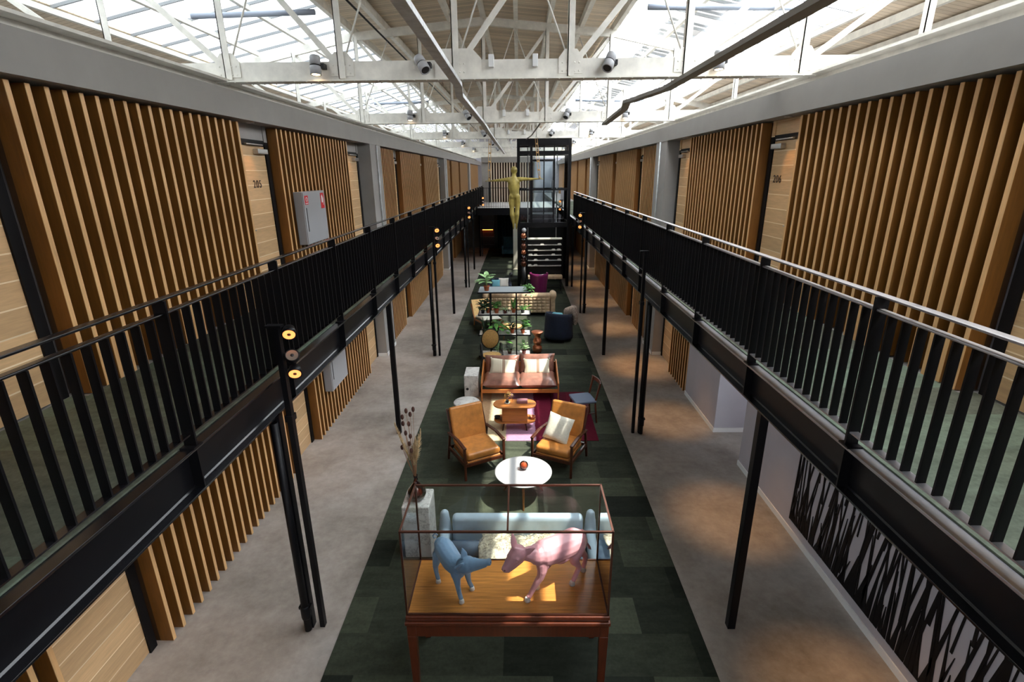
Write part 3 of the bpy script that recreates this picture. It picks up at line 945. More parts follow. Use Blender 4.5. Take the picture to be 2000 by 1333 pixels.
# galvanised cable rail and dark duct under the trusses
t = root('cable_rail', 'galvanised cable rail hanging under the trusses left of centre', 'cable rail', (-0.80, 0, 5.70))
mb = MB()
pts = [(0.02, -1, 0), (0.02, 7.5, 0.0), (-0.02, 8.0, -0.06), (-0.02, 13.6, 0.0), (0, 14.0, -0.05), (-0.05, 20.0, 0.0), (-0.05, 33, 0.0)]
for a, b in zip(pts[:-1], pts[1:]):
    mb.bar(a, b, 0.10, 0.012).bar((a[0] - 0.05, a[1], a[2] + 0.02), (b[0] - 0.05, b[1], b[2] + 0.02), 0.006, 0.05).bar((a[0] + 0.05, a[1], a[2] + 0.02), (b[0] + 0.05, b[1], b[2] + 0.02), 0.006, 0.05)
obj('tray', mb, M['galv'], t)
obj('hangers', MB().box(-0.01, 0.01, 7.6, 7.62, 0, 0.10).box(-0.01, 0.01, 13.78, 13.8, 0, 0.1).box(-0.01, 0.01, 19.97, 19.99, 0, 0.1), M['black_steel'], t)
mb = MB()
pts = [(2.14, -1, 0), (2.12, 7.4, 0.0), (2.08, 7.9, -0.02), (1.92, 8.8, -0.02), (1.86, 9.6, 0.01), (2.02, 10.6, 0.02), (2.13, 13.7, 0.0)]
for a, b in zip(pts[:-1], pts[1:]):
    mb.bar(a, b, 0.13, 0.05)
obj('flat_duct', mb, M['duct'], label='dark grey flat duct bending under the trusses right of centre', cat='duct', loc=(0, 0, 5.72))
obj('hanging_cable', MB().tube([(0.55, 13.9, 5.76), (0.42, 17, 5.70), (0.30, 20.0, 5.76)], 0.02, 8), M['duct'], label='thin dark cable slung between the second and third trusses', cat='cable')
obj('roof_cable', MB().tube([(-3.1, -5.5, 7.62), (-3.1, 20, 7.62), (-3.1, 45, 7.62)], 0.02, 8), M['black_steel'], label='long thin black cable running below the left edge of the boarded ceiling', cat='cable')
# ================================================================== glass case on its table
VX0, VX1, VY0, VY1, VZ0, VZ1 = -0.975, 0.77, 3.50, 4.16, 0.955, 1.82
cx_, cy_ = (VX0 + VX1) / 2, (VY0 + VY1) / 2
hx, hy = (VX1 - VX0) / 2, (VY1 - VY0) / 2
t = root('console_table', 'red brown polished wooden table carrying the glass display case', 'table', (cx_, cy_, 0))
mb = MB().box(-hx - 0.015, hx + 0.015, -hy - 0.02, hy + 0.02, 0.905, 0.945)
obj('tabletop', mb, M['mahog'], t, bevel=0.008)
obj('moulding', MB().box(-hx - 0.025, hx + 0.025, -hy - 0.03, hy + 0.03, 0.845, 0.885).box(-hx - 0.01, hx + 0.01, -hy - 0.012, hy + 0.012, 0.885, 0.905), M['mahog'], t, bevel=0.008)
obj('apron', MB().box(-hx, hx, -hy, -hy + 0.025, 0.70, 0.845).box(-hx, hx, hy - 0.025, hy, 0.70, 0.845).box(-hx, -hx + 0.025, -hy, hy, 0.70, 0.845).box(hx - 0.025, hx, -hy, hy, 0.70, 0.845), M['mahog'], t, bevel=0.003)
for a in (-1, 1):
    for b in (-1, 1):
        x, y = a * (hx - 0.025), b * (hy - 0.03)
        lg = MB()
        v = [(x - 0.04, y - 0.035, 0.70), (x + 0.04, y - 0.035, 0.70), (x + 0.04, y + 0.035, 0.70), (x - 0.04, y + 0.035, 0.70)]
        w = [(x - 0.028, y - 0.025, 0), (x + 0.028, y - 0.025, 0), (x + 0.028, y + 0.025, 0), (x - 0.028, y + 0.025, 0)]
        lg.add(w + v, [(3, 2, 1, 0), (4, 5, 6, 7), (0, 1, 5, 4), (1, 2, 6, 5), (2, 3, 7, 6), (3, 0, 4, 7)])
        lg.box(x - 0.04, x + 0.04, y - 0.035, y + 0.035, 0.70, 0.84)
        obj('leg', lg, M['mahog'], t, bevel=0.004)
t = root('glass_display_case', 'glass display case with thin copper edging holding two animal figurines', 'display case', (cx_, cy_, 0.945))
obj('case_floor', MB().box(-hx + 0.002, hx - 0.002, -hy + 0.002, hy - 0.002, 0, 0.010), M['case_floor'], t)
e = 0.008
H = VZ1 - 0.945
mb = MB()
for a in (-1, 1):
    for b in (-1, 1):
        mb.box(a * hx - e, a * hx + e, b * hy - e, b * hy + e, 0, H)
    mb.box(-hx, hx, a * hy - e, a * hy + e, H - 2 * e, H).box(-hx, hx, a * hy - e, a * hy + e, 0, 2 * e)
    mb.box(a * hx - e, a * hx + e, -hy, hy, H - 2 * e, H).box(a * hx - e, a * hx + e, -hy, hy, 0, 2 * e)
mb.box(0.012 - e, 0.012 + e, -hy, hy, H - 2 * e, H)
obj('metal_edging', mb, M['copper_edge'], t, label='thin copper coloured metal edging')
g = 0.003
obj('glass_front', MB().add([(-hx, -hy, 0), (hx, -hy, 0), (hx, -hy, H - e), (-hx, -hy, H - e)], [(0, 1, 2, 3)]), M['glass'], t)
obj('glass_back', MB().add([(-hx, hy, 0), (hx, hy, 0), (hx, hy, H - e), (-hx, hy, H - e)], [(0, 1, 2, 3)]), M['glass'], t)
obj('glass_side', MB().add([(-hx, -hy, 0), (-hx, hy, 0), (-hx, hy, H - e), (-hx, -hy, H - e)], [(0, 1, 2, 3)]), M['glass'], t)
obj('glass_side', MB().add([(hx, -hy, 0), (hx, hy, 0), (hx, hy, H - e), (hx, -hy, H - e)], [(0, 1, 2, 3)]), M['glass'], t)
obj('glass_lid', MB().add([(-hx, -hy, H - e), (hx, -hy, H - e), (hx, hy, H - e), (-hx, hy, H - e)], [(0, 1, 2, 3)]), M['glass'], t)

def flat_ear(mb, base, tip, w, n, th=0.012):
    """leaf shaped ear between base and tip, facing along n"""
    b, tp = Vector(base), Vector(tip)
    d = tp - b
    s = d.normalized().cross(Vector(n)).normalized()
    nn = s.cross(d.normalized())
    prof = [(0, 0.45), (0.2, 0.85), (0.45, 1.0), (0.7, 0.72), (0.9, 0.34), (1.0, 0.08)]
    for i in range(len(prof) - 1):
        for k in range(4):
            f0 = prof[i][0] + (prof[i + 1][0] - prof[i][0]) * k / 4
            w0 = prof[i][1] + (prof[i + 1][1] - prof[i][1]) * k / 4
            R = Matrix((s, d.normalized(), nn)).transposed()
            mb.ball(b + d * f0, (w * w0, 0.012, th), 10, 6, R)

# ---- pink calf figurine
def V(*a): return [Vector(p) for p in a]
mb = MB()
limb(mb, [(0.545, 3.955, 1.372), (0.50, 3.925, 1.375), (0.42, 3.87, 1.375), (0.32, 3.80, 1.385), (0.225, 3.745, 1.395), (0.165, 3.71, 1.41), (0.11, 3.685, 1.435), (0.055, 3.66, 1.455), (0.005, 3.635, 1.475)],
     [0.088, 0.118, 0.118, 0.118, 0.116, 0.092, 0.070, 0.056, 0.052], 14)
mb.ball((0.53, 3.95, 1.33), (0.085, 0.09, 0.13), 12, 8)
mb.ball((0.22, 3.74, 1.35), (0.085, 0.105, 0.12), 12, 8)
mb.ball((0.36, 3.83, 1.32), (0.12, 0.10, 0.09), 12, 8)
# head: skull, cheeks, muzzle, nose, jaw
limb(mb, [(-0.005, 3.620, 1.500), (-0.030, 3.605, 1.478), (-0.070, 3.590, 1.430), (-0.098, 3.576, 1.390)], [0.074, 0.068, 0.052, 0.042], 14)
mb.ball((-0.108, 3.566, 1.384), (0.042, 0.038, 0.032), 12, 8)
limb(mb, [(0.0, 3.62, 1.45), (-0.055, 3.60, 1.390), (-0.092, 3.584, 1.355)], [0.052, 0.038, 0.026], 10)
for px, py, pz in ((-0.010, 3.542, 1.498), (-0.088, 3.598, 1.492)):
    mb.ball((px, py, pz), (0.018, 0.018, 0.014), 8, 6)          # brow and eye bulge
limb(mb, [(0.035, 3.60, 1.545), (-0.03, 3.60, 1.562)], [0.018, 0.022], 8)
flat_ear(mb, (-0.035, 3.635, 1.525), (-0.055, 3.665, 1.67), 0.034, (0.3, -0.9, 0.2))
flat_ear(mb, (0.030, 3.610, 1.495), (0.135, 3.580, 1.585), 0.034, (0.1, -0.9, 0.5))
limb(mb, [(0.205, 3.690, 1.33), (0.205, 3.672, 1.27), (0.190, 3.662, 1.205), (0.160, 3.660, 1.150), (0.125, 3.660, 1.075), (0.100, 3.660, 1.010), (0.088, 3.657, 0.992)], [0.060, 0.046, 0.035, 0.031, 0.024, 0.022, 0.024], 12)
limb(mb, [(0.24, 3.800, 1.32), (0.235, 3.805, 1.24), (0.21, 3.805, 1.16), (0.185, 3.805, 1.08), (0.170, 3.805, 1.00)], [0.055, 0.044, 0.032, 0.024, 0.023], 12)
limb(mb, [(0.535, 3.895, 1.33), (0.510, 3.868, 1.26), (0.508, 3.868, 1.205), (0.545, 3.895, 1.135), (0.560, 3.902, 1.095), (0.535, 3.880, 1.045), (0.507, 3.853, 0.995)], [0.078, 0.060, 0.044, 0.030, 0.025, 0.022, 0.023], 12)
limb(mb, [(0.575, 4.005, 1.31), (0.575, 4.00, 1.22), (0.605, 4.018, 1.16), (0.635, 4.03, 1.115), (0.630, 4.026, 1.05), (0.620, 4.022, 0.995)], [0.072, 0.050, 0.036, 0.026, 0.021, 0.022], 12)
body = fuse(mb, 0.0062, 5)
t = root('calf_figurine', 'glossy pink porcelain calf figurine lowering its head inside the glass case', 'figurine', (0, 0, 0))
body.shift((-0.30, -3.80, -0.955))
t.location = (0.30, 3.80, 0.955)
def loc(mb, c):
    return mb.shift((-c[0], -c[1], -c[2]))
CC = (0.30, 3.80, 0.955)
obj('body', body, M['pink'], t)
tl = MB().tube([(0.585, 4.00, 1.43), (0.618, 4.02, 1.40), (0.628, 4.035, 1.33), (0.640, 4.045, 1.26), (0.672, 4.06, 1.19), (0.690, 4.07, 1.16)], [0.014, 0.012, 0.010, 0.011, 0.016, 0.004], 8)
obj('tail', loc(tl, CC), M['pink'], t)
for x, y in ((0.080, 3.652), (0.170, 3.803), (0.497, 3.845), (0.620, 4.020)):
    hf = MB().lathe([(0.027, 0), (0.029, 0.004), (0.024, 0.030), (0.018, 0.040)], 12, (x - 0.005, y - 0.005, 0.955))
    obj('hoof', loc(hf, CC), M['hoof'], t, label='white hoof')
mb = MB()
mb.ball((-0.020, 3.530, 1.485), 0.009, 10, 8).ball((-0.098, 3.586, 1.478), 0.009, 10, 8)
obj('eyes', loc(mb, CC), M['pink'], t)
obj('nostrils', loc(MB().ball((-0.120, 3.532, 1.392), (0.006, 0.005, 0.008), 8, 6).ball((-0.143, 3.552, 1.388), (0.006, 0.005, 0.008), 8, 6), CC), M['leather_brown'], t)

# ---- blue piglet figurine
mb = MB()
limb(mb, [(-0.725, 3.975, 1.295), (-0.695, 3.93, 1.292), (-0.650, 3.86, 1.275), (-0.605, 3.79, 1.265), (-0.565, 3.735, 1.275), (-0.525, 3.695, 1.30), (-0.490, 3.665, 1.325)], [0.072, 0.090, 0.094, 0.092, 0.088, 0.072, 0.060], 14)
mb.ball((-0.725, 3.95, 1.25), (0.07, 0.085, 0.10), 12, 8)
mb.ball((-0.545, 3.73, 1.235), (0.075, 0.08, 0.095), 12, 8)
# head with long snout pointing right and up
limb(mb, [(-0.475, 3.650, 1.345), (-0.440, 3.632, 1.368), (-0.400, 3.617, 1.385), (-0.350, 3.602, 1.405), (-0.295, 3.588, 1.425), (-0.258, 3.580, 1.440)], [0.074, 0.072, 0.058, 0.041, 0.031, 0.027], 14)
mb.ball((-0.455, 3.625, 1.335), (0.045, 0.04, 0.04), 12, 8)
limb(mb, [(-0.43, 3.61, 1.345), (-0.35, 3.59, 1.375), (-0.285, 3.578, 1.402)], [0.035, 0.022, 0.014], 10)
mb.ball((-0.415, 3.580, 1.402), (0.014, 0.012, 0.012), 8, 6)
mb.ball((-0.400, 3.640, 1.425), (0.014, 0.012, 0.012), 8, 6)
mb.tube([(-0.262, 3.581, 1.438), (-0.244, 3.577, 1.444)], [0.030, 0.030], 14)
flat_ear(mb, (-0.463, 3.645, 1.405), (-0.492, 3.66, 1.515), 0.036, (0.5, -0.8, 0.2), 0.010)
flat_ear(mb, (-0.480, 3.608, 1.385), (-0.550, 3.560, 1.395), 0.054, (0.3, -0.75, -0.4), 0.010)
limb(mb, [(-0.560, 3.695, 1.22), (-0.553, 3.678, 1.16), (-0.545, 3.664, 1.10), (-0.535, 3.655, 1.035), (-0.520, 3.640, 0.99)], [0.052, 0.034, 0.025, 0.021, 0.021], 12)
limb(mb, [(-0.485, 3.775, 1.21), (-0.470, 3.780, 1.14), (-0.464, 3.782, 1.08), (-0.455, 3.782, 1.03), (-0.438, 3.782, 0.99)], [0.045, 0.032, 0.024, 0.020, 0.021], 12)
limb(mb, [(-0.755, 3.925, 1.22), (-0.775, 3.915, 1.14), (-0.785, 3.918, 1.09), (-0.775, 3.90, 1.03), (-0.760, 3.875, 0.99)], [0.055, 0.036, 0.026, 0.021, 0.021], 12)
limb(mb, [(-0.700, 4.020, 1.22), (-0.690, 4.02, 1.13), (-0.688, 4.035, 1.08), (-0.685, 4.05, 1.03), (-0.678, 4.055, 0.99)], [0.055, 0.036, 0.026, 0.021, 0.021], 12)
body = fuse(mb, 0.0055, 5)
PC = (-0.60, 3.80, 0.955)
t = root('piglet_figurine', 'matt pale blue porcelain piglet figurine lifting its snout inside the glass case', 'figurine', PC)
obj('body', loc(body, PC), M['blue'], t)
obj('tail', loc(MB().tube([(-0.765, 4.02, 1.36), (-0.790, 4.03, 1.375), (-0.812, 4.03, 1.35), (-0.805, 4.03, 1.32), (-0.785, 4.03, 1.33)], 0.007, 8), PC), M['blue'], t)
for x, y in ((-0.510, 3.630), (-0.430, 3.780), (-0.753, 3.867), (-0.677, 4.053)):
    hf = MB().lathe([(0.024, 0), (0.025, 0.004), (0.022, 0.026), (0.017, 0.036)], 12, (x - 0.003, y - 0.003, 0.955))
    obj('trotter', loc(hf, PC), M['hoof'], t, label='white trotter')
sn = MB()
for dy, dz in ((-0.010, 0.0), (0.012, 0.002)):
    sn.ball((-0.2405, 3.577 + dy, 1.446 + dz), (0.004, 0.005, 0.009), 8, 6)
obj('nostrils', loc(sn, PC), M['sofa_slate'], t)
obj('eyes', loc(MB().ball((-0.408, 3.5705, 1.404), 0.007, 8, 6).ball((-0.388, 3.632, 1.436), 0.007, 8, 6), PC), M['blue'], t)

# ================================================================== pale blue settee behind the case
SX, SY = -0.02, 4.93
t = root('blue_settee', 'pale blue grey velvet settee with rounded arms behind the display case', 'sofa', (SX, SY, 0))
def soft(x0, x1, y0, y1, z0, z1):
    return MB().box(x0, x1, y0, y1, z0, z1)
obj('seat', soft(-0.80, 0.80, -0.33, 0.22, 0.20, 0.42), M['sofa_slate'], t, bevel=0.05, seg=4)
def backfn(u, v):
    return Vector((-0.80 + 1.6 * u, 0.22 + 0.03 * sin(v * PI), 0.25 + 0.5 * v))
obj('backrest', soft(-0.78, 0.78, 0.18, 0.32, 0.15, 0.72), M['sofa_blue'], t, bevel=0.05, seg=4)
for a in (-1, 1):
    mb = MB()
    limb(mb, [(a * 0.86, 0.27, 0.25), (a * 0.875, 0.26, 0.50), (a * 0.87, 0.25, 0.74)], [0.085, 0.08, 0.055], 14)
    limb(mb, [(a * 0.86, 0.20, 0.25), (a * 0.87, -0.26, 0.25)], [0.08, 0.07], 12)
    limb(mb, [(a * 0.865, 0.20, 0.50), (a * 0.88, -0.25, 0.42)], [0.065, 0.06], 12)
    mb.box(a * 0.82, a * 0.90, -0.28, 0.26, 0.22, 0.45)
    obj('armrest', fuse(mb, 0.018, 8), M['sofa_blue'], t)
for a in (-1, 1):
    for b in (-0.26, 0.20):
        obj('leg', MB().tube([(a * 0.72, b, 0.2), (a * 0.74, b, 0.0)], [0.022, 0.014], 10), M['darkwood'], t)
R = Matrix.Rotation(PI / 2, 3, 'Y')
mb = MB()
mb.ball((0, 0, 0), (0.085, 0.085, 0.06), 16, 10)
mb = MB().tube([(-0.20, 0, 0), (-0.185, 0, 0), (0.185, 0, 0), (0.20, 0, 0)], [0.06, 0.082, 0.082, 0.06], 20)
obj('bolster_cushion', mb, M['sofa_slate'], label='slate blue round bolster on the left of the pale blue settee', cat='cushion', loc=(SX - 0.58, SY - 0.08, 0.505))
random.seed(11)
fr = MB()
def furfn(u, v):
    x = -0.42 + 0.98 * u
    q = v
    y = 0.13 - 0.50 * q if q < 0.62 else 0.13 - 0.50 * 0.62 - 0.02
    z = 0.535 + 0.05 * sin(q * 3.2) if q < 0.62 else 0.535 - (q - 0.62) * 1.05
    z += 0.03 * sin(u * 9) * (1 - abs(2 * u - 1)) + 0.012 * sin(u * 31 + v * 17)
    if q >= 0.62: y -= 0.10 + 0.02 * sin(u * 12)
    return Vector((x + 0.02 * sin(v * 9), y, z))
fr.grid(furfn, 36, 30)
t = root('fur_throw', 'cream shaggy fur throw draped over the pale blue settee', 'throw', (SX, SY, 0))
fo = obj('hide', fr, M['fur'], t)
so = fo.modifiers.new('thick', 'SOLIDIFY'); so.thickness = 0.03; so.offset = 1
# hair strands on the throw
hs = MB()
for i in range(5200):
    u, v = random.random(), random.random()
    p = furfn(u, v)
    n = Vector((random.uniform(-0.5, 0.5), -0.5 - (0.6 if v > 0.6 else 0.0), (0.75 if v < 0.6 else -0.25) + random.uniform(-0.3, 0.2))).normalized()
    q = p + Vector((0, -0.0, 0.03 if v < 0.62 else 0.0)) + (Vector((0, -0.03, 0)) if v > 0.62 else Vector((0, 0, 0)))
    e1 = q + n * random.uniform(0.03, 0.055) + Vector((0, 0, -0.012))
    s_ = n.cross(Vector((random.uniform(-1, 1), 0.2, random.uniform(-1, 1)))).normalized() * 0.0022
    hs.add([q - s_, q + s_, e1], [(0, 1, 2)])
obj('shag_hair', hs, M['fur'], t, kind='stuff')

# ================================================================== marble pedestal with vase
t = root('marble_pedestal', 'tall white veined marble block pedestal at left behind the display case', 'pedestal', (-1.265, 5.48, 0))
obj('block', MB().box(-0.17, 0.17, -0.20, 0.20, 0.0, 0.75), M['marble'], t, bevel=0.018, seg=3)
t = root('flower_vase', 'round smoky pink glass vase on the tall marble pedestal', 'vase', (-1.27, 5.46, 0.752))
obj('bowl', MB().lathe([(0.055, 0.0), (0.10, 0.03), (0.118, 0.085), (0.105, 0.135), (0.07, 0.18), (0.035, 0.235), (0.024, 0.30), (0.030, 0.335), (0.026, 0.335), (0.020, 0.30), (0.031, 0.235), (0.066, 0.18), (0.10, 0.135), (0.112, 0.085), (0.095, 0.035), (0.0, 0.012)], 28), M['smoky_glass'], t)
random.seed(3)
t = root('dried_flower_bunch', 'bunch of dried pampas plumes and dark seed heads in the pink glass vase', 'dried flowers', (-1.27, 5.46, 0.78))
heads = [(-0.11, 1.08, 0.03), (0.035, 1.20, -0.01), (-0.055, 1.17, 0.01), (-0.012, 1.12, 0.02), (-0.095, 1.02, -0.02), (-0.04, 0.99, 0.03), (-0.07, 0.90, -0.03), (-0.03, 0.83, 0.02), (-0.045, 0.74, 0.0), (-0.14, 0.68, 0.02), (-0.02, 0.66, -0.02)]
stt, hd = MB(), MB()
for x, z, y in heads:
    stt.tube([(0, 0, 0.0), (x * 0.12, y * 0.2, 0.30), (x * 0.55, y, z * 0.65), (x, y, z)], [0.003, 0.003, 0.0025, 0.002], 5)
    hd.ball((x, y, z), (0.020, 0.020, 0.034), 10, 8)
for x, z in ((-0.17, 0.95), (0.06, 0.86), (0.03, 0.80)):
    stt.tube([(0, 0, 0.0), (x * 0.1, 0, 0.30), (x * 0.7, 0, z * 0.7)], [0.004, 0.004, 0.003], 5)
obj('stems', stt, M['stem'], t, kind='stuff')
obj('seed_heads', hd, M['seed'], t, kind='stuff')
for (x0, x1, z0, z1, w) in ((0.01, 0.105, 0.46, 0.90, 0.052), (-0.05, -0.20, 0.52, 0.98, 0.030), (-0.01, 0.04, 0.45, 0.80, 0.05)):
    pl = MB()
    for k in range(420):
        f = random.random()
        c = Vector((x0 + (x1 - x0) * f, 0, z0 + (z1 - z0) * f))
        wd = w * sin(PI * min(1, 0.15 + f * 0.9)) + 0.006
        a = random.uniform(0, 2 * PI)
        e_ = c + Vector((cos(a) * wd, sin(a) * wd, random.uniform(0.02, 0.07)))
        s_ = Vector((-sin(a), cos(a), 0)) * 0.004
        pl.add([c - s_, c + s_, e_], [(0, 1, 2)])
    pl.tube([(x0, 0, z0), (x1, 0, z1)], [0.012, 0.004], 6)
    obj('pampas_plume', pl, M['plume'], t)

# ================================================================== round white table
t = root('round_table', 'round white coffee table on splayed wooden legs in front of the tan armchairs', 'table', (0.06, 6.55, 0))
obj('tabletop', MB().lathe([(0.0, 0.425), (0.37, 0.425), (0.415, 0.438), (0.42, 0.45), (0.405, 0.452), (0.0, 0.452)], 48), M['white_top'], t)
for k in range(3):
    a = PI / 2 + 2 * PI * k / 3 + PI
    obj('leg', MB().tube([(cos(a) * 0.12, sin(a) * 0.12, 0.43), (cos(a) * 0.34, sin(a) * 0.34, 0.0)], [0.022, 0.013], 10), M['teak'], t)
t = root('glass_globe', 'small amber glass globe on the round white table', 'ornament', (0.07, 6.60, 0.453))
obj('globe', MB().ball((0, 0, 0.066), 0.066, 20, 14), M['amber_glass'], t)
obj('inner_ball', MB().ball((0, 0, 0.052), 0.045, 14, 10), plain('rosy_clay_core', (204, 146, 122), 0.5), t)

# ================================================================== tan leather armchairs
def armchair(loc_, rz, label):
    t = root('leather_armchair', label, 'armchair', loc_, rz)
    # local: faces -Y
    obj('seat_cushion', MB().box(-0.29, 0.29, -0.33, 0.27, 0.31, 0.44), M['leather_tan'], t, bevel=0.05, seg=4)
    obj('seat_base', MB().box(-0.285, 0.285, -0.32, 0.28, 0.26, 0.31), M['leather_tan'], t, bevel=0.01)
    R = Matrix.Rotation(radians(-18), 3, 'X')
    bk = MB().box(-0.29, 0.29, -0.05, 0.05, 0.0, 0.60)
    bk.v = [tuple(R @ Vector(p) + Vector((0, 0.24, 0.36))) for p in bk.v]
    obj('backrest', bk, M['leather_tan'], t, bevel=0.035, seg=4)
    for a in (-1, 1):
        x = a * 0.335
        obj('armrest', MB().bar((x, -0.36, 0.565), (x, -0.05, 0.58), 0.055, 0.028).bar((x, -0.05, 0.58), (x, 0.36, 0.52), 0.05, 0.028), M['darkwood'], t, bevel=0.008)
        obj('leg', MB().bar((x, -0.34, 0.0), (x, -0.335, 0.56), 0.036, 0.036, (0, 1, 0)), M['darkwood'], t, bevel=0.005)
        obj('leg', MB().bar((x, 0.42, 0.0), (x, 0.30, 0.53), 0.034, 0.04, (0, 1, 0)).bar((x * 0.92, 0.30, 0.50), (x * 0.92, 0.47, 0.90), 0.03, 0.03, (0, 1, 0)), M['darkwood'], t, bevel=0.005)
        obj('side_rail', MB().bar((x, -0.34, 0.27), (x, 0.36, 0.24), 0.028, 0.06), M['darkwood'], t, bevel=0.004)
    obj('front_rail', MB().box(-0.33, 0.33, -0.345, -0.32, 0.235, 0.285), M['darkwood'], t)
    obj('back_rail', MB().box(-0.31, 0.31, 0.33, 0.355, 0.235, 0.285).box(-0.30, 0.30, 0.455, 0.475, 0.84, 0.88), M['darkwood'], t)
    return t
armchair((-0.70, 7.42, 0.012), radians(28), 'tan leather armchair with dark wood frame, left one facing the round table')
armchair((0.66, 7.48, 0.012), radians(-26), 'tan leather armchair holding a cream cushion, right one facing the round table')
Rq = Matrix.Rotation(radians(-26), 3, 'Z') @ Matrix.Rotation(radians(62), 3, 'X') @ Matrix.Rotation(radians(-8), 3, 'Z')
obj('square_cushion', MB().pillow((0, 0, 0), (0.44, 0.44, 0.15), Rq, 14, 0.45), M['cream_fabric'], label='cream square cushion leaning in the right tan leather armchair', cat='cushion', loc=(0.64, 7.50, 0.645))

# ================================================================== rug, oval table
obj('patchwork_rug', MB().box(0, 2.55, 0, 2.15, 0, 0.010), M['rug'], label='patchwork rug in beige pink and crimson under the oval coffee table', cat='rug', loc=(-1.12, 8.22, 0.012))
t = root('oval_coffee_table', 'honey coloured oval wooden coffee table with a boxed front panel', 'table', (-0.08, 8.74, 0.022))
pts = []
for k in range(40):
    a = 2 * PI * k / 40
    ex = 0.55
    pts.append((math.copysign(abs(cos(a)) ** ex, cos(a)) * 0.40 if False else cos(a) * 0.17 + (0.23 if cos(a) > 0 else -0.23), sin(a) * 0.19))
obj('tabletop', MB().prism(pts, 0.468, 0.49), M['teak'], t, bevel=0.005)
obj('panel', MB().box(-0.235, 0.235, -0.15, -0.13, 0.16, 0.468), M['teak'], t, bevel=0.004)
obj('panel', MB().box(-0.235, 0.235, 0.12, 0.14, 0.16, 0.468), M['teak'], t, bevel=0.004)
obj('lower_shelf', MB().prism([(x * 0.98, y * 0.95) for x, y in pts], 0.16, 0.178), M['teak'], t)
for a in (-1, 1):
    for b in (-1, 1):
        obj('leg', MB().tube([(a * 0.19, b * 0.10, 0.17), (a * 0.225, b * 0.15, 0.0)], [0.018, 0.010], 8), M['darkwood'], t)
obj('lidded_box', MB().box(-0.10, 0.10, -0.065, 0.065, 0, 0.05), M['purple'], bevel=0.004, label='flat mauve box lying on the oval coffee table', cat='box', loc=(0.06, 8.79, 0.513))
bpy.data.objects['lidded_box'].data.materials[0] = plain('mauve_box_lid', (150, 104, 112), 0.3).m
t = root('candle_holder', 'small dark glass candle holder in a pale dish on the oval table', 'candle holder', (-0.22, 8.76, 0.512))
obj('dish', MB().lathe([(0.0, 0.0), (0.045, 0.0), (0.055, 0.012), (0.05, 0.012), (0.0, 0.006)], 20), M['cream_fabric'], t)
obj('glass', MB().lathe([(0.022, 0.008), (0.030, 0.02), (0.030, 0.06), (0.024, 0.06), (0.02, 0.02)], 16), M['dark'], t)
t = root('wire_ornament', 'gold wire geometric ornament standing on the oval coffee table', 'ornament', (-0.20, 8.86, 0.512))
mb = MB()
top = [(0.0, 0.0, 0.19)]
ringp = [(cos(2 * PI * k / 5) * 0.085, sin(2 * PI * k / 5) * 0.05, 0.13) for k in range(5)]
base_ = [(cos(2 * PI * k / 5 + 0.6) * 0.09, sin(2 * PI * k / 5 + 0.6) * 0.05, 0.003) for k in range(5)]
for k in range(5):
    mb.tube([ringp[k], ringp[(k + 1) % 5]], 0.0022, 5).tube([ringp[k], base_[k]], 0.0022, 5).tube([ringp[k], base_[(k + 4) % 5]], 0.0022, 5).tube([ringp[k], top[0]], 0.0022, 5).tube([base_[k], base_[(k + 1) % 5]], 0.0022, 5)
obj('wire_frame', mb, plain('gold_wire', (226, 186, 110), 0.3, 0.9), t)
for x in (-0.33, 0.33):
    b = obj('brass_bowl', MB().lathe([(0.02, 0), (0.05, 0.015), (0.06, 0.05), (0.055, 0.05), (0.03, 0.012)], 18), M['copper'] if x > 0 else M['dark'],
        label='small %s bowl at the %s end of the oval table lower shelf' % (('dark', 'left') if x < 0 else ('copper', 'right')), cat='bowl', loc=(-0.08 + x, 8.74, 0.202))

# ================================================================== marble stool, marble block
t = root('marble_top_stool', 'round drum stool with white marble top behind the left armchair', 'stool', (-1.0, 8.95, 0.012))
obj('drum', MB().lathe([(0.19, 0.0), (0.20, 0.01), (0.20, 0.40), (0.0, 0.40)], 32), M['darkwood'], t)
obj('marble_top', MB().lathe([(0.0, 0.40), (0.245, 0.40), (0.25, 0.41), (0.25, 0.435), (0.24, 0.445), (0.0, 0.445)], 40), M['marble'], t)
t = root('marble_side_block', 'white marble cube side table left of the brown leather sofa', 'side table', (-1.02, 10.38, 0.012))
obj('block', MB().box(-0.15, 0.15, -0.27, 0.27, 0, 0.50), M['marble'], t, bevel=0.008)
obj('cable_hole', MB().tube([(-0.085, -0.272, 0.20), (-0.085, -0.268, 0.20)], 0.03, 18), M['dark'], t)

# ================================================================== brown leather sofa
LX, LY = 0.02, 10.32
t = root('leather_sofa', 'brown leather two seat sofa with wooden frame and slatted sides', 'sofa', (LX, LY, 0.022))
for a in (-1, 1):
    obj('seat_cushion', MB().pillow((a * 0.385, -0.08, 0.36), (0.80, 0.70, 0.22), None, 14, 0.28), M['leather_brown'], t)
    R = Matrix.Rotation(radians(70), 3, 'X')
    obj('back_cushion', MB().pillow((a * 0.385, 0.33, 0.54 + (0.03 if a > 0 else 0)), (0.78, 0.44, 0.24), R, 14, 0.28), M['leather_brown'], t)
    sd_ = MB().prism([(-0.48, 0.0), (-0.44, 0.0), (-0.42, 0.30), (0.34, 0.30), (0.40, 0.0), (0.44, 0.0), (0.46, 0.62), (0.36, 0.64), (-0.40, 0.46), (-0.47, 0.42)], a * 0.80 - 0.014, a * 0.80 + 0.014, 'x')
    obj('side_frame', sd_, M['teak'], t, bevel=0.004)
obj('seat_rail', MB().box(-0.79, 0.79, -0.43, -0.40, 0.19, 0.27).box(-0.79, 0.79, 0.36, 0.39, 0.22, 0.60), M['teak'], t, bevel=0.004)
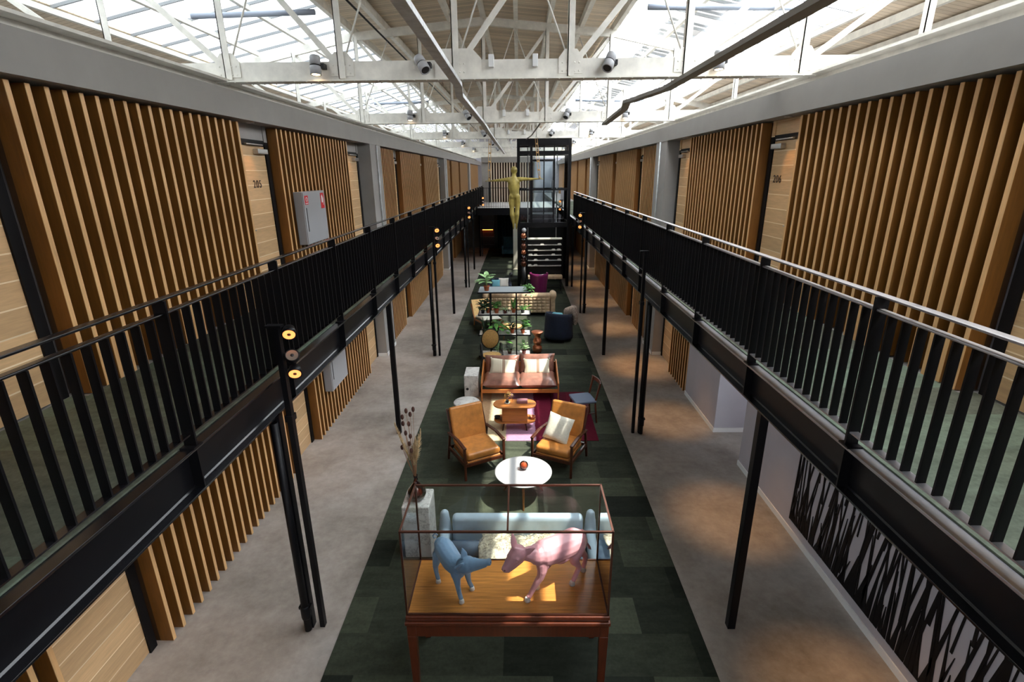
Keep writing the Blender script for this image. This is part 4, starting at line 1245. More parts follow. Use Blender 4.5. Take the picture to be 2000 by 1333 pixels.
obj('stretcher', MB().box(-0.79, 0.79, -0.05, -0.01, 0.20, 0.24), M['teak'], t)
R = Matrix.Rotation(radians(58), 3, 'X')
def stripe(name, base, line, ax=0):
    t = Mt(name, base, 0.9)
    o = t.sep(t.coord())[ax]
    a = t.math('LESS_THAN', t.math('ABSOLUTE', t.math('SUBTRACT', o, 0.02)), 0.03)
    b = t.math('MULTIPLY', t.math('LESS_THAN', t.math('FRACT', t.math('DIVIDE', t.math('ADD', o, 5.0), 0.03)), 0.35), t.math('LESS_THAN', o, -0.02))
    t.base(t.mix(a, t.mix(b, base, (196, 180, 152)), line))
    return t
for a, nm, rzz in ((-1, 'left', 6), (1, 'right', -1)):
    Rc = Matrix.Rotation(radians(rzz), 3, 'Y') @ R
    p = MB().pillow((0, 0, 0), (0.56, 0.36, 0.14), Rc, 12, 0.4)
    c = obj('striped_cushion', p, stripe('striped_cushion_%s' % nm, (224, 216, 192), (166, 140, 118)), label='cream striped cushion with tasselled corners on the %s seat of the brown leather sofa' % nm, cat='cushion', loc=(LX + a * 0.37, LY + 0.13, 0.585))
    tb = MB()
    for u in (-1, 1):
        for w in (-1, 1):
            tb.ball(Rc @ Vector((u * 0.275, w * 0.175, 0)), (0.022, 0.022, 0.022), 8, 6)
    obj('corner_tassels', tb, M['cream_fabric'], c)

# ================================================================== wooden chair behind the right armchair
def rounded(x0, x1, y0, y1, z0, z1): return MB().box(x0, x1, y0, y1, z0, z1)
t = root('dining_chair', 'wooden chair with grey blue seat behind the right tan armchair', 'chair', (1.22, 9.05, 0.022), radians(-78))
obj('seat', MB().box(-0.22, 0.22, -0.21, 0.21, 0.42, 0.47), M['slateblue'], t, bevel=0.02, seg=3)
for a in (-1, 1):
    obj('leg', MB().bar((a * 0.19, -0.19, 0), (a * 0.18, -0.17, 0.43), 0.028, 0.028, (0, 1, 0)), M['mahog'], t)
    obj('leg', MB().bar((a * 0.19, 0.23, 0), (a * 0.18, 0.19, 0.43), 0.028, 0.028, (0, 1, 0)).bar((a * 0.18, 0.19, 0.43), (a * 0.19, 0.27, 0.80), 0.028, 0.03, (0, 1, 0)), M['mahog'], t)
mb = MB()
for k in range(8):
    x0, x1 = -0.23 + 0.46 * k / 8, -0.23 + 0.46 * (k + 1) / 8
    c0, c1 = 0.05 * (1 - (x0 / 0.23) ** 2), 0.05 * (1 - (x1 / 0.23) ** 2)
    mb.bar((x0, 0.26 + c0, 0.78), (x1, 0.26 + c1, 0.78), 0.016, 0.08)
obj('back_rail', mb, M['mahog'], t)
obj('stretchers', MB().bar((-0.18, -0.17, 0.2), (-0.18, 0.2, 0.2), 0.016, 0.016).bar((0.18, -0.17, 0.2), (0.18, 0.2, 0.2), 0.016, 0.016), M['mahog'], t)
# ================================================================== plant shelf unit
t = root('plant_shelf', 'open black steel shelf unit with four tiers of potted plants', 'shelf unit', (-0.38, 12.60, 0.012))
for k, z in enumerate((0.13, 0.69, 1.22, 1.79)):
    mt = plain('sky_pale_metal', (168, 178, 184), 0.3, 0.2) if k == 3 else M['marble']  # top shelf paler: reflected sky put into its colour
    yb = 0.48 if k == 3 else 0.20
    obj('shelf', MB().box(-0.62, 0.66, -0.20, yb, z - 0.012, z + 0.004), mt, t)
    obj('shelf_edge', MB().box(-0.64, 0.68, -0.215, -0.20, z - 0.025, z + 0.008).box(-0.64, 0.68, yb, yb + 0.015, z - 0.025, z + 0.008).box(-0.64, -0.62, -0.2, 0.2, z - 0.025, z + 0.008).box(0.66, 0.68, -0.2, 0.2, z - 0.025, z + 0.008), M['black_steel'], t)
for x in (-0.33, 0.32):
    for y in (-0.22, 0.22):
        obj('upright', MB().box(x - 0.016, x + 0.016, y - 0.012, y + 0.012, 0, 1.79), M['black_steel'], t)

def leafblade(mb, b, d, L, w, droop, n=4, up=None):
    """one bent leaf as a folded strip"""
    b, d = Vector(b), Vector(d).normalized()
    s = d.cross(Vector((0, 0, 1)))
    if s.length < 0.05: s = Vector((1, 0, 0))
    s.normalize()
    pr = []
    p = b.copy(); dd = d.copy()
    for i in range(n + 1):
        f = i / n
        ww = w * sin(PI * min(0.97, 0.12 + f * 0.88)) ** 0.8
        pr.append((p - s * ww, p + Vector((0, 0, -ww * 0.25)), p + s * ww))
        dd = (dd + Vector((0, 0, -droop / n))).normalized()
        p = p + dd * L / n
    v = [q for tr in pr for q in tr]
    f = []
    for i in range(n):
        a = i * 3
        f += [(a, a + 1, a + 4, a + 3), (a + 1, a + 2, a + 5, a + 4)]
    mb.add(v, f, True)

def pot(t, r, h, mat):
    obj('pot', MB().lathe([(r * 0.68, 0), (r * 0.70, 0.0), (r * 0.92, h * 0.78), (r * 1.03, h * 0.80), (r * 1.05, h), (r * 0.93, h), (r * 0.88, h * 0.86), (0, h * 0.84)], 18), mat, t)
    obj('soil', MB().lathe([(r * 0.9, h * 0.87), (0, h * 0.9)], 12), M['dark'], t)

def plant(loc_, kind, r, h, potmat, label, leaf='leaf', seed=0, size=1.0, name='potted_plant'):
    random.seed(seed)
    t = root(name, label, 'potted plant', loc_, group='potted plants on the shelf unit')
    pot(t, r, h, potmat)
    size *= 1.2
    mb = MB()
    if kind == 'spiky':
        for k in range(26):
            a = random.uniform(0, 2 * PI); e = random.uniform(0.5, 1.3)
            leafblade(mb, (cos(a) * r * 0.2, sin(a) * r * 0.2, h * 0.85), (cos(a), sin(a), e), random.uniform(0.14, 0.24) * size, 0.008 * size, 0.9)
    elif kind == 'upright':
        for k in range(12):
            a = random.uniform(0, 2 * PI)
            leafblade(mb, (cos(a) * r * 0.4, sin(a) * r * 0.4, h * 0.85), (cos(a) * 0.25, sin(a) * 0.25, 1), random.uniform(0.15, 0.26) * size, 0.016 * size, 0.1)
    elif kind == 'bushy':
        for k in range(70):
            a = random.uniform(0, 2 * PI); z = random.uniform(0.02, 0.16) * size
            q = Vector((cos(a) * random.uniform(0, 0.06) * size, sin(a) * random.uniform(0, 0.06) * size, h * 0.85 + z))
            leafblade(mb, q, (cos(a), sin(a), random.uniform(0.1, 1.0)), random.uniform(0.05, 0.10) * size, 0.022 * size, 0.7)
    elif kind == 'broad':
        for k in range(14):
            a = random.uniform(0, 2 * PI); z = random.uniform(0.03, 0.20) * size
            q = Vector((cos(a) * 0.02, sin(a) * 0.02, h * 0.85 + z))
            mb.tube([(0, 0, h * 0.8), q], 0.003, 5)
            leafblade(mb, q, (cos(a), sin(a), random.uniform(0.3, 1.1)), random.uniform(0.12, 0.19) * size, 0.038 * size, 0.8, 5)
    elif kind == 'trailing':
        for k in range(60):
            a = random.uniform(0, 2 * PI); rr = random.uniform(0.02, 0.15) * size
            z = 0.10 * size - rr * random.uniform(0.2, 2.0)
            q = Vector((cos(a) * rr, sin(a) * rr, h + z))
            leafblade(mb, q, (cos(a), sin(a), random.uniform(-0.4, 0.8)), random.uniform(0.06, 0.11) * size, 0.028 * size, 0.9)
    obj('leaves', mb, M[leaf], t)
    return t
zs = [0.146, 0.706, 1.236, 1.806]
Ys = 12.60
P_ = [
 (-0.80, 3, 'broad', 0.075, 0.13, 'terracotta', 'leaf_pale', 1.35, 'variegated trailing plant in a terracotta pot at the left end of the top shelf'),
 (0.25, 3, 'trailing', 0.05, 0.07, 'blackpot', 'leaf', 0.7, 'small trailing plant hanging off the right end of the top shelf'),
 (-0.91, 2, 'bushy', 0.05, 0.09, 'blackpot', 'leaf_dark', 1.1, 'dark bushy plant at the left end of the second shelf'),
 (-0.78, 2, 'bushy', 0.055, 0.11, 'terracotta', 'leaf_dark', 1.2, 'dark leafy plant in terracotta, second from left on the second shelf'),
 (-0.56, 2, 'bushy', 0.06, 0.11, 'terracotta', 'leaf', 1.0, 'round bushy plant in terracotta left of centre on the second shelf'),
 (-0.34, 2, 'spiky', 0.055, 0.10, 'redpot', 'leaf_pale', 0.8, 'pale spiky plant in a dark red pot at centre of the second shelf'),
 (-0.13, 2, 'upright', 0.055, 0.11, 'terracotta', 'leaf', 1.1, 'upright leafed plant in terracotta beside the right upright, second shelf'),
 (0.10, 2, 'spiky', 0.055, 0.09, 'blackpot', 'leaf', 1.1, 'arching grassy plant in a black pot at the right end of the second shelf'),
 (-0.88, 1, 'upright', 0.065, 0.12, 'blackpot', 'leaf_dark', 1.0, 'dark plant in a black pot at the left end of the third shelf'),
 (-0.58, 1, 'trailing', 0.07, 0.12, 'blackpot', 'leaf', 1.7, 'large bright green trailing plant on the third shelf'),
 (-0.17, 1, 'bushy', 0.06, 0.12, 'terracotta', 'leaf_dark', 0.8, 'small bushy plant in a terracotta pot on the third shelf'),
 (0.10, 1, 'broad', 0.055, 0.11, 'terracotta', 'leaf', 1.1, 'broad leafed plant in terracotta at the right end of the third shelf'),
 (-0.52, 0, 'bushy', 0.06, 0.09, 'linen_white', 'leaf_pale', 0.9, 'pale plant in a white pot at the left of the bottom shelf'),
 (-0.24, 0, 'spiky', 0.065, 0.12, 'redpot', 'leaf_dark', 0.9, 'dark spiky plant in a dark red pot on the bottom shelf'),
 (0.13, 0, 'broad', 0.06, 0.11, 'redpot', 'leaf_pale', 0.9, 'broad leafed plant in a dark pot at the right of the bottom shelf'),
]
for i, (x, s, kd, r, h, pm, lf, sz, lb) in enumerate(P_):
    plant((x, Ys - 0.03 * (i % 3), zs[s]), kd, r, h, M[pm], lb, lf, 20 + i, sz)

# ================================================================== bentwood rocker, pouf, copper stool
t = root('bentwood_chair', 'dark bentwood chair with looping frame and cane panels behind the leather sofa', 'chair', (-0.66, 11.70, 0.012), radians(8))
mb = MB()
def loop(cx, cy, cz, a, b, x):
    return [(x, cx + a * cos(2 * PI * k / 20), cz + b * sin(2 * PI * k / 20)) for k in range(21)]
for x in (-0.24, 0.24):
    mb.tube(loop(0.02, 0, 0.36, 0.34, 0.32, x), 0.015, 8)
    mb.tube(loop(-0.12, 0, 0.42, 0.18, 0.16, x), 0.012, 8)
obj('curved_frame', mb, M['dark'], t)
obj('seat', MB().lathe([(0.0, 0.40), (0.22, 0.40), (0.235, 0.41), (0.22, 0.42), (0.0, 0.42)], 28, sx=1.0, sy=0.95), M['cane'], t)
R = Matrix.Rotation(radians(-66), 3, 'X')
bk = MB().lathe([(0.0, -0.008), (0.20, -0.008), (0.21, 0.0), (0.20, 0.008), (0.0, 0.008)], 28, sy=1.5)
bk.v = [tuple(R @ Vector(p) + Vector((0, 0.30, 0.72))) for p in bk.v]
obj('backrest', bk, M['cane'], t)
rg = MB().ring((0, 0, 0), 0.215, 0.014, 28, 6, 'z', 1, 1.5)
rg.v = [tuple(R @ Vector(p) + Vector((0, 0.30, 0.72))) for p in rg.v]
obj('back_hoop', rg, M['dark'], t)
for a in (-1, 1):
    for b in (-1, 1):
        obj('leg', MB().tube([(a * 0.17, b * 0.15, 0.40), (a * 0.23, b * 0.20, 0.0)], [0.014, 0.012], 8), M['dark'], t)
obj('pouf', MB().lathe([(0.10, 0.0), (0.22, 0.04), (0.26, 0.15), (0.24, 0.28), (0.14, 0.36), (0.0, 0.385)], 28), M['sofa_blue'], label='round pale grey pouf just behind the right half of the leather sofa', cat='pouf', loc=(0.40, 11.75, 0.012))
t = root('copper_stool', 'shiny copper stool shaped like stacked turned forms, beside the plant shelf', 'stool', (0.49, 13.05, 0.012))
obj('turned_body', MB().lathe([(0.10, 0.0), (0.115, 0.02), (0.13, 0.10), (0.12, 0.17), (0.075, 0.22), (0.10, 0.25), (0.115, 0.31), (0.095, 0.38), (0.06, 0.42), (0.09, 0.47), (0.155, 0.56), (0.16, 0.575), (0.15, 0.58), (0.0, 0.575)], 36), M['copper'], t)

# ================================================================== navy armchair
t = root('navy_armchair', 'navy wool tub armchair with cream piping near the right carpet edge', 'armchair', (1.14, 14.15, 0.012), radians(152))
mb = MB()
def shell(u, v):
    a = radians(-50 + 280 * u)
    rr = 0.42 - 0.04 * v
    h = 0.10 + (0.62 + 0.12 * sin(PI * u)) * v - 0.0
    return Vector((cos(a) * rr, -sin(a) * rr * -1 * 1.0, h))
mb.grid(shell, 28, 8)
so_ = obj('tub_shell', mb, M['navy'], t)
q = so_.modifiers.new('th', 'SOLIDIFY'); q.thickness = 0.09
obj('seat', MB().lathe([(0.0, 0.10), (0.33, 0.10), (0.35, 0.16), (0.35, 0.40), (0.30, 0.46), (0.0, 0.47)], 28), M['navy'], t)
pp = [shell(0.0, v / 8) * 1.02 for v in range(9)]
obj('piping', MB().tube(pp, 0.008, 6), M['cream_fabric'], t)
for k in range(4):
    a = PI / 4 + k * PI / 2
    obj('leg', MB().tube([(cos(a) * 0.28, sin(a) * 0.28, 0.12), (cos(a) * 0.31, sin(a) * 0.31, 0.0)], [0.018, 0.012], 8), M['darkwood'], t)
obj('roll_cushion', MB().tube([(-0.24, 0.08, 0), (-0.22, 0.073, 0), (0.22, -0.073, 0), (0.24, -0.08, 0)], [0.05, 0.09, 0.09, 0.05], 18), M['teal_fabric'], label='pale teal roll cushion lying in the navy tub armchair', cat='cushion', loc=(1.02, 14.42, 0.66))
mb = MB()
limb(mb, [(-0.02, 0.02, 0.0), (0.10, -0.02, 0.06), (0.14, -0.06, -0.12), (0.15, -0.08, -0.34)], [0.12, 0.12, 0.10, 0.07], 12)
limb(mb, [(-0.08, 0.02, 0.0), (-0.10, 0.02, -0.2)], [0.10, 0.08], 12)
fz = fuse(mb, 0.02, 6)
obj('fur_throw', fz, M['fur_grey'], label='grey brown fur throw over the back of the navy tub armchair', cat='throw', loc=(1.47, 14.36, 0.80))

# ================================================================== rattan lounger and footstool, low tables
t = root('lounge_chair', 'low wooden lounge chair with cane back and white cushions left of the plant shelf', 'chair', (-0.98, 15.35, 0.012), radians(200))
# local: sits facing +X side toward the hall centre, leaning back toward -Y
for a in (-1, 1):
    obj('side_frame', MB().bar((a * 0.31, -0.75, 0.62), (a * 0.31, -0.35, 0.22), 0.03, 0.05).bar((a * 0.31, -0.35, 0.22), (a * 0.31, 0.65, 0.34), 0.03, 0.05).bar((a * 0.31, -0.45, 0.0), (a * 0.31, -0.38, 0.26), 0.03, 0.04, (0, 1, 0)).bar((a * 0.31, 0.55, 0.0), (a * 0.31, 0.50, 0.32), 0.03, 0.04, (0, 1, 0)), M['teak'], t)
bk = MB().box(-0.30, 0.30, -0.012, 0.012, 0, 0.62)
Rb = Matrix.Rotation(radians(38), 3, 'X')
bk.v = [tuple(Rb @ Vector(p) + Vector((0, -0.38, 0.26))) for p in bk.v]
obj('cane_back', bk, M['cane'], t)
obj('seat_cushion', MB().pillow((0, 0.10, 0.37), (0.60, 0.95, 0.14), Matrix.Rotation(radians(6), 3, 'X'), 12, 0.3), M['cream_fabric'], t)
t = root('cane_footstool', 'oval honey coloured cane footstool behind the third plant shelf', 'stool', (-0.25, 14.25, 0.012))
obj('top', MB().lathe([(0.0, 0.36), (0.30, 0.36), (0.33, 0.375), (0.32, 0.40), (0.0, 0.405)], 30, sy=0.8), M['cane'], t)
obj('rim', MB().ring((0, 0, 0.38), 0.33, 0.016, 30, 6, 'z', 1, 0.8), M['teak'], t)
for k in range(4):
    a = PI / 4 + k * PI / 2
    obj('leg', MB().tube([(cos(a) * 0.22, sin(a) * 0.18, 0.36), (cos(a) * 0.27, sin(a) * 0.22, 0.0)], [0.016, 0.012], 8), M['teak'], t)

# ================================================================== tufted beige sofa (seen from behind)
t = root('tufted_sofa', 'beige button tufted sofa seen from behind beyond the plant shelf', 'sofa', (0.02, 17.15, 0.012))
def tuft(u, v):
    x = -1.02 + 2.04 * u
    z = 0.10 + 0.52 * v
    d = abs(sin(u * PI * 14)) ** 0.5 * abs(sin(v * PI * 5)) ** 0.5
    return Vector((x, -0.40 - 0.035 * d, z))
bb = MB().grid(tuft, 140, 40)
bb.box(-1.02, 1.02, -0.395, -0.22, 0.10, 0.62)
obj('tufted_back', bb, M['tuft'], t)
obj('back_roll', MB().tube([(-1.04, -0.31, 0.66), (1.04, -0.31, 0.66)], 0.11, 18), M['tuft'], t)
obj('seat', MB().box(-1.0, 1.0, -0.25, 0.42, 0.12, 0.44), M['tuft'], t, bevel=0.05, seg=3)
for a in (-1, 1):
    mb = MB()
    limb(mb, [(a * 1.12, -0.30, 0.66), (a * 1.15, 0.10, 0.64), (a * 1.15, 0.38, 0.60)], [0.13, 0.12, 0.11], 12)
    mb.box(a * 1.03, a * 1.20, -0.38, 0.42, 0.10, 0.60)
    obj('armrest', fuse(mb, 0.025, 6), M['tuft'], t)
    for b in (-0.34, 0.36):
        obj('leg', MB().tube([(a * 1.1, b, 0.12), (a * 1.1, b, 0.0)], [0.03, 0.02], 8), M['darkwood'], t)

# ================================================================== purple tub chair, small navy chair
t = root('purple_tub_chair', 'glossy aubergine leather tub chair with its back to the hall, beyond the tufted sofa', 'armchair', (0.76, 19.20, 0.012))
mb = MB()
def shell2(u, v):
    a = radians(180 - 25 + 230 * u)
    rr = 0.29 + 0.07 * v
    return Vector((cos(a) * rr, sin(a) * rr, 0.20 + 0.80 * v))
mb.grid(shell2, 28, 8)
so_ = obj('barrel_back', mb, M['purple'], t)
q = so_.modifiers.new('th', 'SOLIDIFY'); q.thickness = 0.06
obj('seat', MB().lathe([(0.0, 0.20), (0.26, 0.20), (0.29, 0.28), (0.30, 0.46), (0.25, 0.50), (0.0, 0.51)], 28), M['purple'], t)
obj('plinth', MB().lathe([(0.22, 0.0), (0.24, 0.02), (0.26, 0.20), (0.0, 0.20)], 28), M['purple'], t)
t = root('navy_lounge_chair', 'small navy armchair with patterned cushions beyond the top plant shelf', 'armchair', (-0.72, 19.3, 0.012))
obj('seat', MB().box(-0.34, 0.34, -0.32, 0.32, 0.18, 0.42), M['navy'], t, bevel=0.04, seg=3)
obj('backrest', MB().box(-0.36, 0.36, 0.24, 0.36, 0.18, 0.74), M['navy'], t, bevel=0.04, seg=3)
for a in (-1, 1):
    obj('armrest', MB().box(a * 0.34, a * 0.44, -0.32, 0.34, 0.18, 0.58), M['navy'], t, bevel=0.03, seg=3)
    for b in (-0.28, 0.28):
        obj('leg', MB().tube([(a * 0.36, b, 0.18), (a * 0.37, b, 0)], 0.014, 8), M['darkwood'], t)
R = Matrix.Rotation(radians(66), 3, 'X')
obj('white_cushion', MB().pillow((0, 0, 0), (0.38, 0.38, 0.13), R, 10, 0.45), M['linen_white'], label='white cushion on the right side of the small navy armchair', cat='cushion', loc=(-0.58, 19.40, 0.60))
obj('teal_cushion', MB().pillow((0, 0, 0), (0.32, 0.32, 0.12), R, 10, 0.45), M['teal_fabric'], label='teal cushion on the left side of the small navy armchair', cat='cushion', loc=(-0.88, 19.33, 0.58))
t = root('tripod_floor_lamp', 'slim dark standing lamp beside the small navy armchair', 'lamp', (-0.30, 19.3, 0.012))
obj('base', MB().lathe([(0.13, 0), (0.13, 0.015), (0.02, 0.03), (0.0, 0.03)], 20), M['dark'], t)
obj('pole', MB().tube([(0, 0, 0.03), (0, 0, 0.92)], 0.012, 8), M['dark'], t)
obj('shade', MB().lathe([(0.05, 0.86), (0.09, 0.86), (0.05, 1.0), (0.0, 1.0)], 20), M['dark'], t)

# ================================================================== glass lift
EX0, EX1, EY0, EY1 = -0.05, 2.10, 21.5, 23.3
t = root('glass_lift', 'tall black framed glass lift shaft standing in the hall', 'lift', (EX0, EY0, 0))
W, D = EX1 - EX0, EY1 - EY0
fr = MB()
for x in (0.06, W - 0.06):
    for y in (0.06, D - 0.06):
        fr.box(x - 0.06, x + 0.06, y - 0.06, y + 0.06, 0, 5.85)
for z0, z1 in ((5.62, 5.85), (5.28, 5.42), (3.92, 3.98), (2.46, 2.66)):
    fr.box(0.10, W - 0.10, 0.02, 0.09, z0, z1).box(0.10, W - 0.10, D - 0.09, D - 0.02, z0, z1)
    fr.box(0.02, 0.09, 0.1, D - 0.1, z0, z1).box(W - 0.09, W - 0.02, 0.1, D - 0.1, z0, z1)
fr.box(0, W, 0, D, 5.85, 5.90)
obj('shaft_frame', fr, M['black_steel'], t)
for x, w in ((0.52, 0.10), (1.05, 0.045), (1.45, 0.05)):
    obj('mullion', MB().box(x, x + w, 0.03, 0.08, 2.6, 5.7), M['black_steel'], t)
obj('front_glass', MB().add([(0.1, 0.05, 2.6), (W - 0.1, 0.05, 2.6), (W - 0.1, 0.05, 5.65), (0.1, 0.05, 5.65)], [(0, 1, 2, 3)]), M['lift_glass'], t)
obj('side_glass', MB().add([(0.05, 0.1, 0.1), (0.05, D - 0.1, 0.1), (0.05, D - 0.1, 5.65), (0.05, 0.1, 5.65)], [(0, 1, 2, 3)]), M['lift_glass'], t)
obj('side_glass', MB().add([(W - 0.05, 0.1, 0.1), (W - 0.05, D - 0.1, 0.1), (W - 0.05, D - 0.1, 5.65), (W - 0.05, 0.1, 5.65)], [(0, 1, 2, 3)]), M['lift_glass'], t)
obj('back_panel', MB().box(0.1, W - 0.1, D - 0.08, D - 0.04, 0.0, 2.5), M['dark'], t)
lc = obj('lift_car', MB().box(0.55, 1.55, 0.5, 1.5, 2.90, 2.96).box(0.55, 1.55, 0.5, 1.5, 5.05, 5.12).box(0.55, 0.59, 0.5, 0.54, 2.9, 5.1).box(1.51, 1.55, 0.5, 0.54, 2.9, 5.1).box(0.55, 0.59, 1.46, 1.5, 2.9, 5.1).box(1.51, 1.55, 1.46, 1.5, 2.9, 5.1), M['dark'], t)
obj('car_door', MB().box(0.60, 1.50, 1.44, 1.47, 2.96, 5.05), M['lift_glass'], lc)
obj('car_handrail', MB().tube([(0.60, 0.54, 3.85), (1.50, 0.54, 3.85)], 0.015, 8), M['silver'], lc)
obj('control_panel', MB().box(1.44, 1.50, 0.8, 1.0, 3.6, 4.3), M['grey_metal'], lc)
for x in (0.45, 1.66):
    obj('guide_rail', MB().box(x - 0.02, x + 0.02, 0.95, 1.0, 0.1, 5.6), M['galv'], t)

mb = MB()
mb.box(2.19, 2.21, 23.5, 27.7, GZ + 0.05, GZ + 1.0)
t = root('glass_balustrade', 'blue tinted glass balustrade on the right gallery just past the lift', 'railing', (0, 0, 0))
obj('glass_panel', mb, glassmat('blue_tinted_glass', (110, 160, 182), 1.6, 1.5), t)
obj('handrail', MB().box(2.18, 2.22, 23.5, 27.7, GZ + 1.0, GZ + 1.03), M['black_steel'], t)
# display rack in front of the lift foot
t = root('display_rack', 'open six tier display rack with pale shelf edges at the foot of the lift', 'rack', (0.36, 21.0, 0.012))
RZ = [0.95, 1.17, 1.38, 1.58, 1.80, 2.03]
for k, z in enumerate(RZ):
    obj('shelf', MB().box(0, 1.40, 0, 0.30, z - 0.012, z + (0.03 if k == 5 else 0.0)), M['cream_fabric'] if k == 5 else M['marble'], t)
for x in (0.0, 1.38):
    for y in (0.0, 0.28):
        obj('upright', MB().box(x, x + 0.02, y, y + 0.02, 0, 2.03), M['black_steel'], t)
obj('back_board', MB().box(0.0, 1.40, 0.30, 0.32, 0.55, 2.06), M['dark'], t)
items = [(4, 0.52), (4, 1.22), (3, 0.26), (3, 0.98), (3, 1.20), (2, 0.05), (2, 0.26), (2, 0.98), (1, 0.26), (1, 0.72), (1, 1.22), (0, 0.02), (0, 0.26)]
for k, (s, x) in enumerate(items):
    pos = 'left end' if x < 0.15 else 'left part' if x < 0.5 else 'middle' if x < 0.9 else 'right part' if x < 1.1 else 'right end'
    obj('folded_card', MB().box(0, 0.15, 0, 0.10, 0, 0.035).box(0.02, 0.13, 0.02, 0.09, 0.035, 0.055), M['linen_white'], bevel=0.004,
        label='small white folded card on the display rack, %s of the %s shelf' % (pos, ('sixth', 'fifth', 'fourth', 'third', 'second', 'top')[s]), cat='card', group='cards on the display rack', loc=(0.36 + x, 21.03, 0.013 + RZ[s]))
t = root('tan_bench', 'tan leather bench with dark legs below the display rack', 'bench', (1.05, 20.72, 0.012))
obj('seat', MB().box(-0.68, 0.72, -0.2, 0.2, 0.48, 0.62), M['tuft'], t, bevel=0.03, seg=3)
for a in (-0.62, 0.66):
    for b in (-0.15, 0.15):
        obj('leg', MB().box(a - 0.02, a + 0.02, b - 0.02, b + 0.02, 0, 0.48), M['dark'], t)
obj('stretcher', MB().box(-0.60, 0.64, -0.012, 0.012, 0.18, 0.21), M['dark'], t)
t = root('copper_totem', 'stack of copper and pink glass lantern shapes beside the lift corner', 'ornament', (0.20, 20.95, 0.012))
obj('stand', MB().tube([(0, 0, 0), (0, 0, 0.95)], [0.10, 0.08], 16), M['dark'], t)
for k, (z, r, mt) in enumerate(((1.05, 0.12, 'copper_edge'), (1.28, 0.13, 'smoky_glass'), (1.52, 0.10, 'copper'), (1.76, 0.12, 'copper_edge'), (1.98, 0.10, 'smoky_glass'), (2.18, 0.11, 'copper'))):
    obj('lantern', MB().lathe([(0.0, -r), (r * 0.6, -r * 0.9), (r, -r * 0.3), (r * 0.9, r * 0.5), (r * 0.45, r), (0.0, r)], 18, (0, 0, z)), M[mt], t)
obj('globe_light', MB().ball((0, 0, 0), 0.09, 16, 10), M['white_top'], label='white globe hanging at the left corner of the lift underside', cat='globe', loc=(0.22, 21.0, 2.41))

# ================================================================== hanging bronze figure
HY = 20.0
mb = MB()
def S(p): return (p[0], p[1], p[2])
# torso
limb(mb, [(-0.150, HY, 3.82), (-0.155, HY, 3.98), (-0.160, HY, 4.18), (-0.165, HY, 4.36)], [0.150, 0.160, 0.180, 0.150], 16)
mb.ball((-0.165, HY, 4.30), (0.245, 0.13, 0.15), 16, 10)
mb.ball((-0.165, HY + 0.02, 4.13), (0.225, 0.12, 0.24), 16, 10)
mb.ball((-0.15, HY + 0.01, 3.88), (0.188, 0.122, 0.22), 16, 10)
mb.ball((-0.155, HY, 3.98), (0.192, 0.12, 0.20), 16, 10)
for a, x in ((-1, -0.235), (1, -0.065)):
    mb.ball((x, HY - 0.050, 3.77), (0.098, 0.092, 0.12), 14, 10)   # buttocks
    mb.ball((-0.165 + a * 0.10, HY - 0.085, 4.28), (0.075, 0.05, 0.10), 12, 8)   # shoulder blades
limb(mb, [(-0.165, HY, 4.42), (-0.16, HY, 4.55)], [0.092, 0.080], 12)
mb.ball((-0.155, HY + 0.015, 4.68), (0.112, 0.128, 0.140), 16, 12)
mb.ball((-0.155, HY + 0.10, 4.62), (0.060, 0.05, 0.07), 12, 8)
mb.ball((-0.155, HY + 0.145, 4.655), (0.016, 0.026, 0.022), 8, 6)
for a in (-1, 1):
    mb.ball((-0.155 + a * 0.112, HY + 0.01, 4.665), (0.014, 0.026, 0.036), 8, 6)
# legs
for a in (-1, 1):
    x = -0.148 + a * 0.105
    limb(mb, [(x, HY, 3.76), (x + a * 0.012, HY + 0.02, 3.52), (-0.145 + a * 0.100, HY + 0.015, 3.27), (-0.145 + a * 0.098, HY - 0.025, 3.10), (-0.135 + a * 0.062, HY - 0.005, 2.80)],
         [0.112, 0.108, 0.082, 0.088, 0.056], 14)
    limb(mb, [(-0.135 + a * 0.060, HY - 0.015, 2.77), (-0.133 + a * 0.055, HY + 0.03, 2.66), (-0.133 + a * 0.052, HY + 0.05, 2.56)], [0.042, 0.042, 0.026], 10)
# arms and hands
for a, pts in ((-1, [(-0.345, HY, 4.375), (-0.52, HY, 4.365), (-0.745, HY - 0.01, 4.345), (-0.95, HY, 4.335), (-1.02, HY, 4.325)]),
               (1, [(0.015, HY, 4.375), (0.20, HY, 4.385), (0.43, HY - 0.01, 4.375), (0.64, HY, 4.385), (0.72, HY, 4.385)])):
    limb(mb, pts, [0.088, 0.064, 0.052, 0.036, 0.032], 12)
    hx_ = pts[-1][0] + a * 0.055
    mb.ball((hx_, HY, pts[-1][2]), (0.065, 0.042, 0.024), 12, 8)
body = fuse(mb, 0.014, 16)
for a, pts in ((-1, (-1.02, 4.325)), (1, (0.72, 4.385))):
    hx_ = pts[0] + a * 0.11
    for k, ln in enumerate((0.085, 0.095, 0.090, 0.070)):
        yy = HY - 0.033 + k * 0.022
        limb(body, [(hx_ - a * 0.02, yy, pts[1]), (hx_ + a * ln * 0.5, yy, pts[1] + 0.004), (hx_ + a * ln, yy, pts[1] - 0.014)], [0.011, 0.010, 0.008], 8)
    limb(body, [(hx_ - a * 0.07, HY - 0.03, pts[1] + 0.01), (hx_ - a * 0.03, HY - 0.05, pts[1] + 0.035), (hx_ + a * 0.01, HY - 0.05, pts[1] + 0.05)], [0.014, 0.011, 0.009], 8)
SC = (-0.15, HY, 2.53)
t = root('hanging_figure', 'life size green gold bronze nude figure hanging with outstretched arms below the roof', 'sculpture', SC)
obj('body', loc(body, SC), M['bronze'], t)
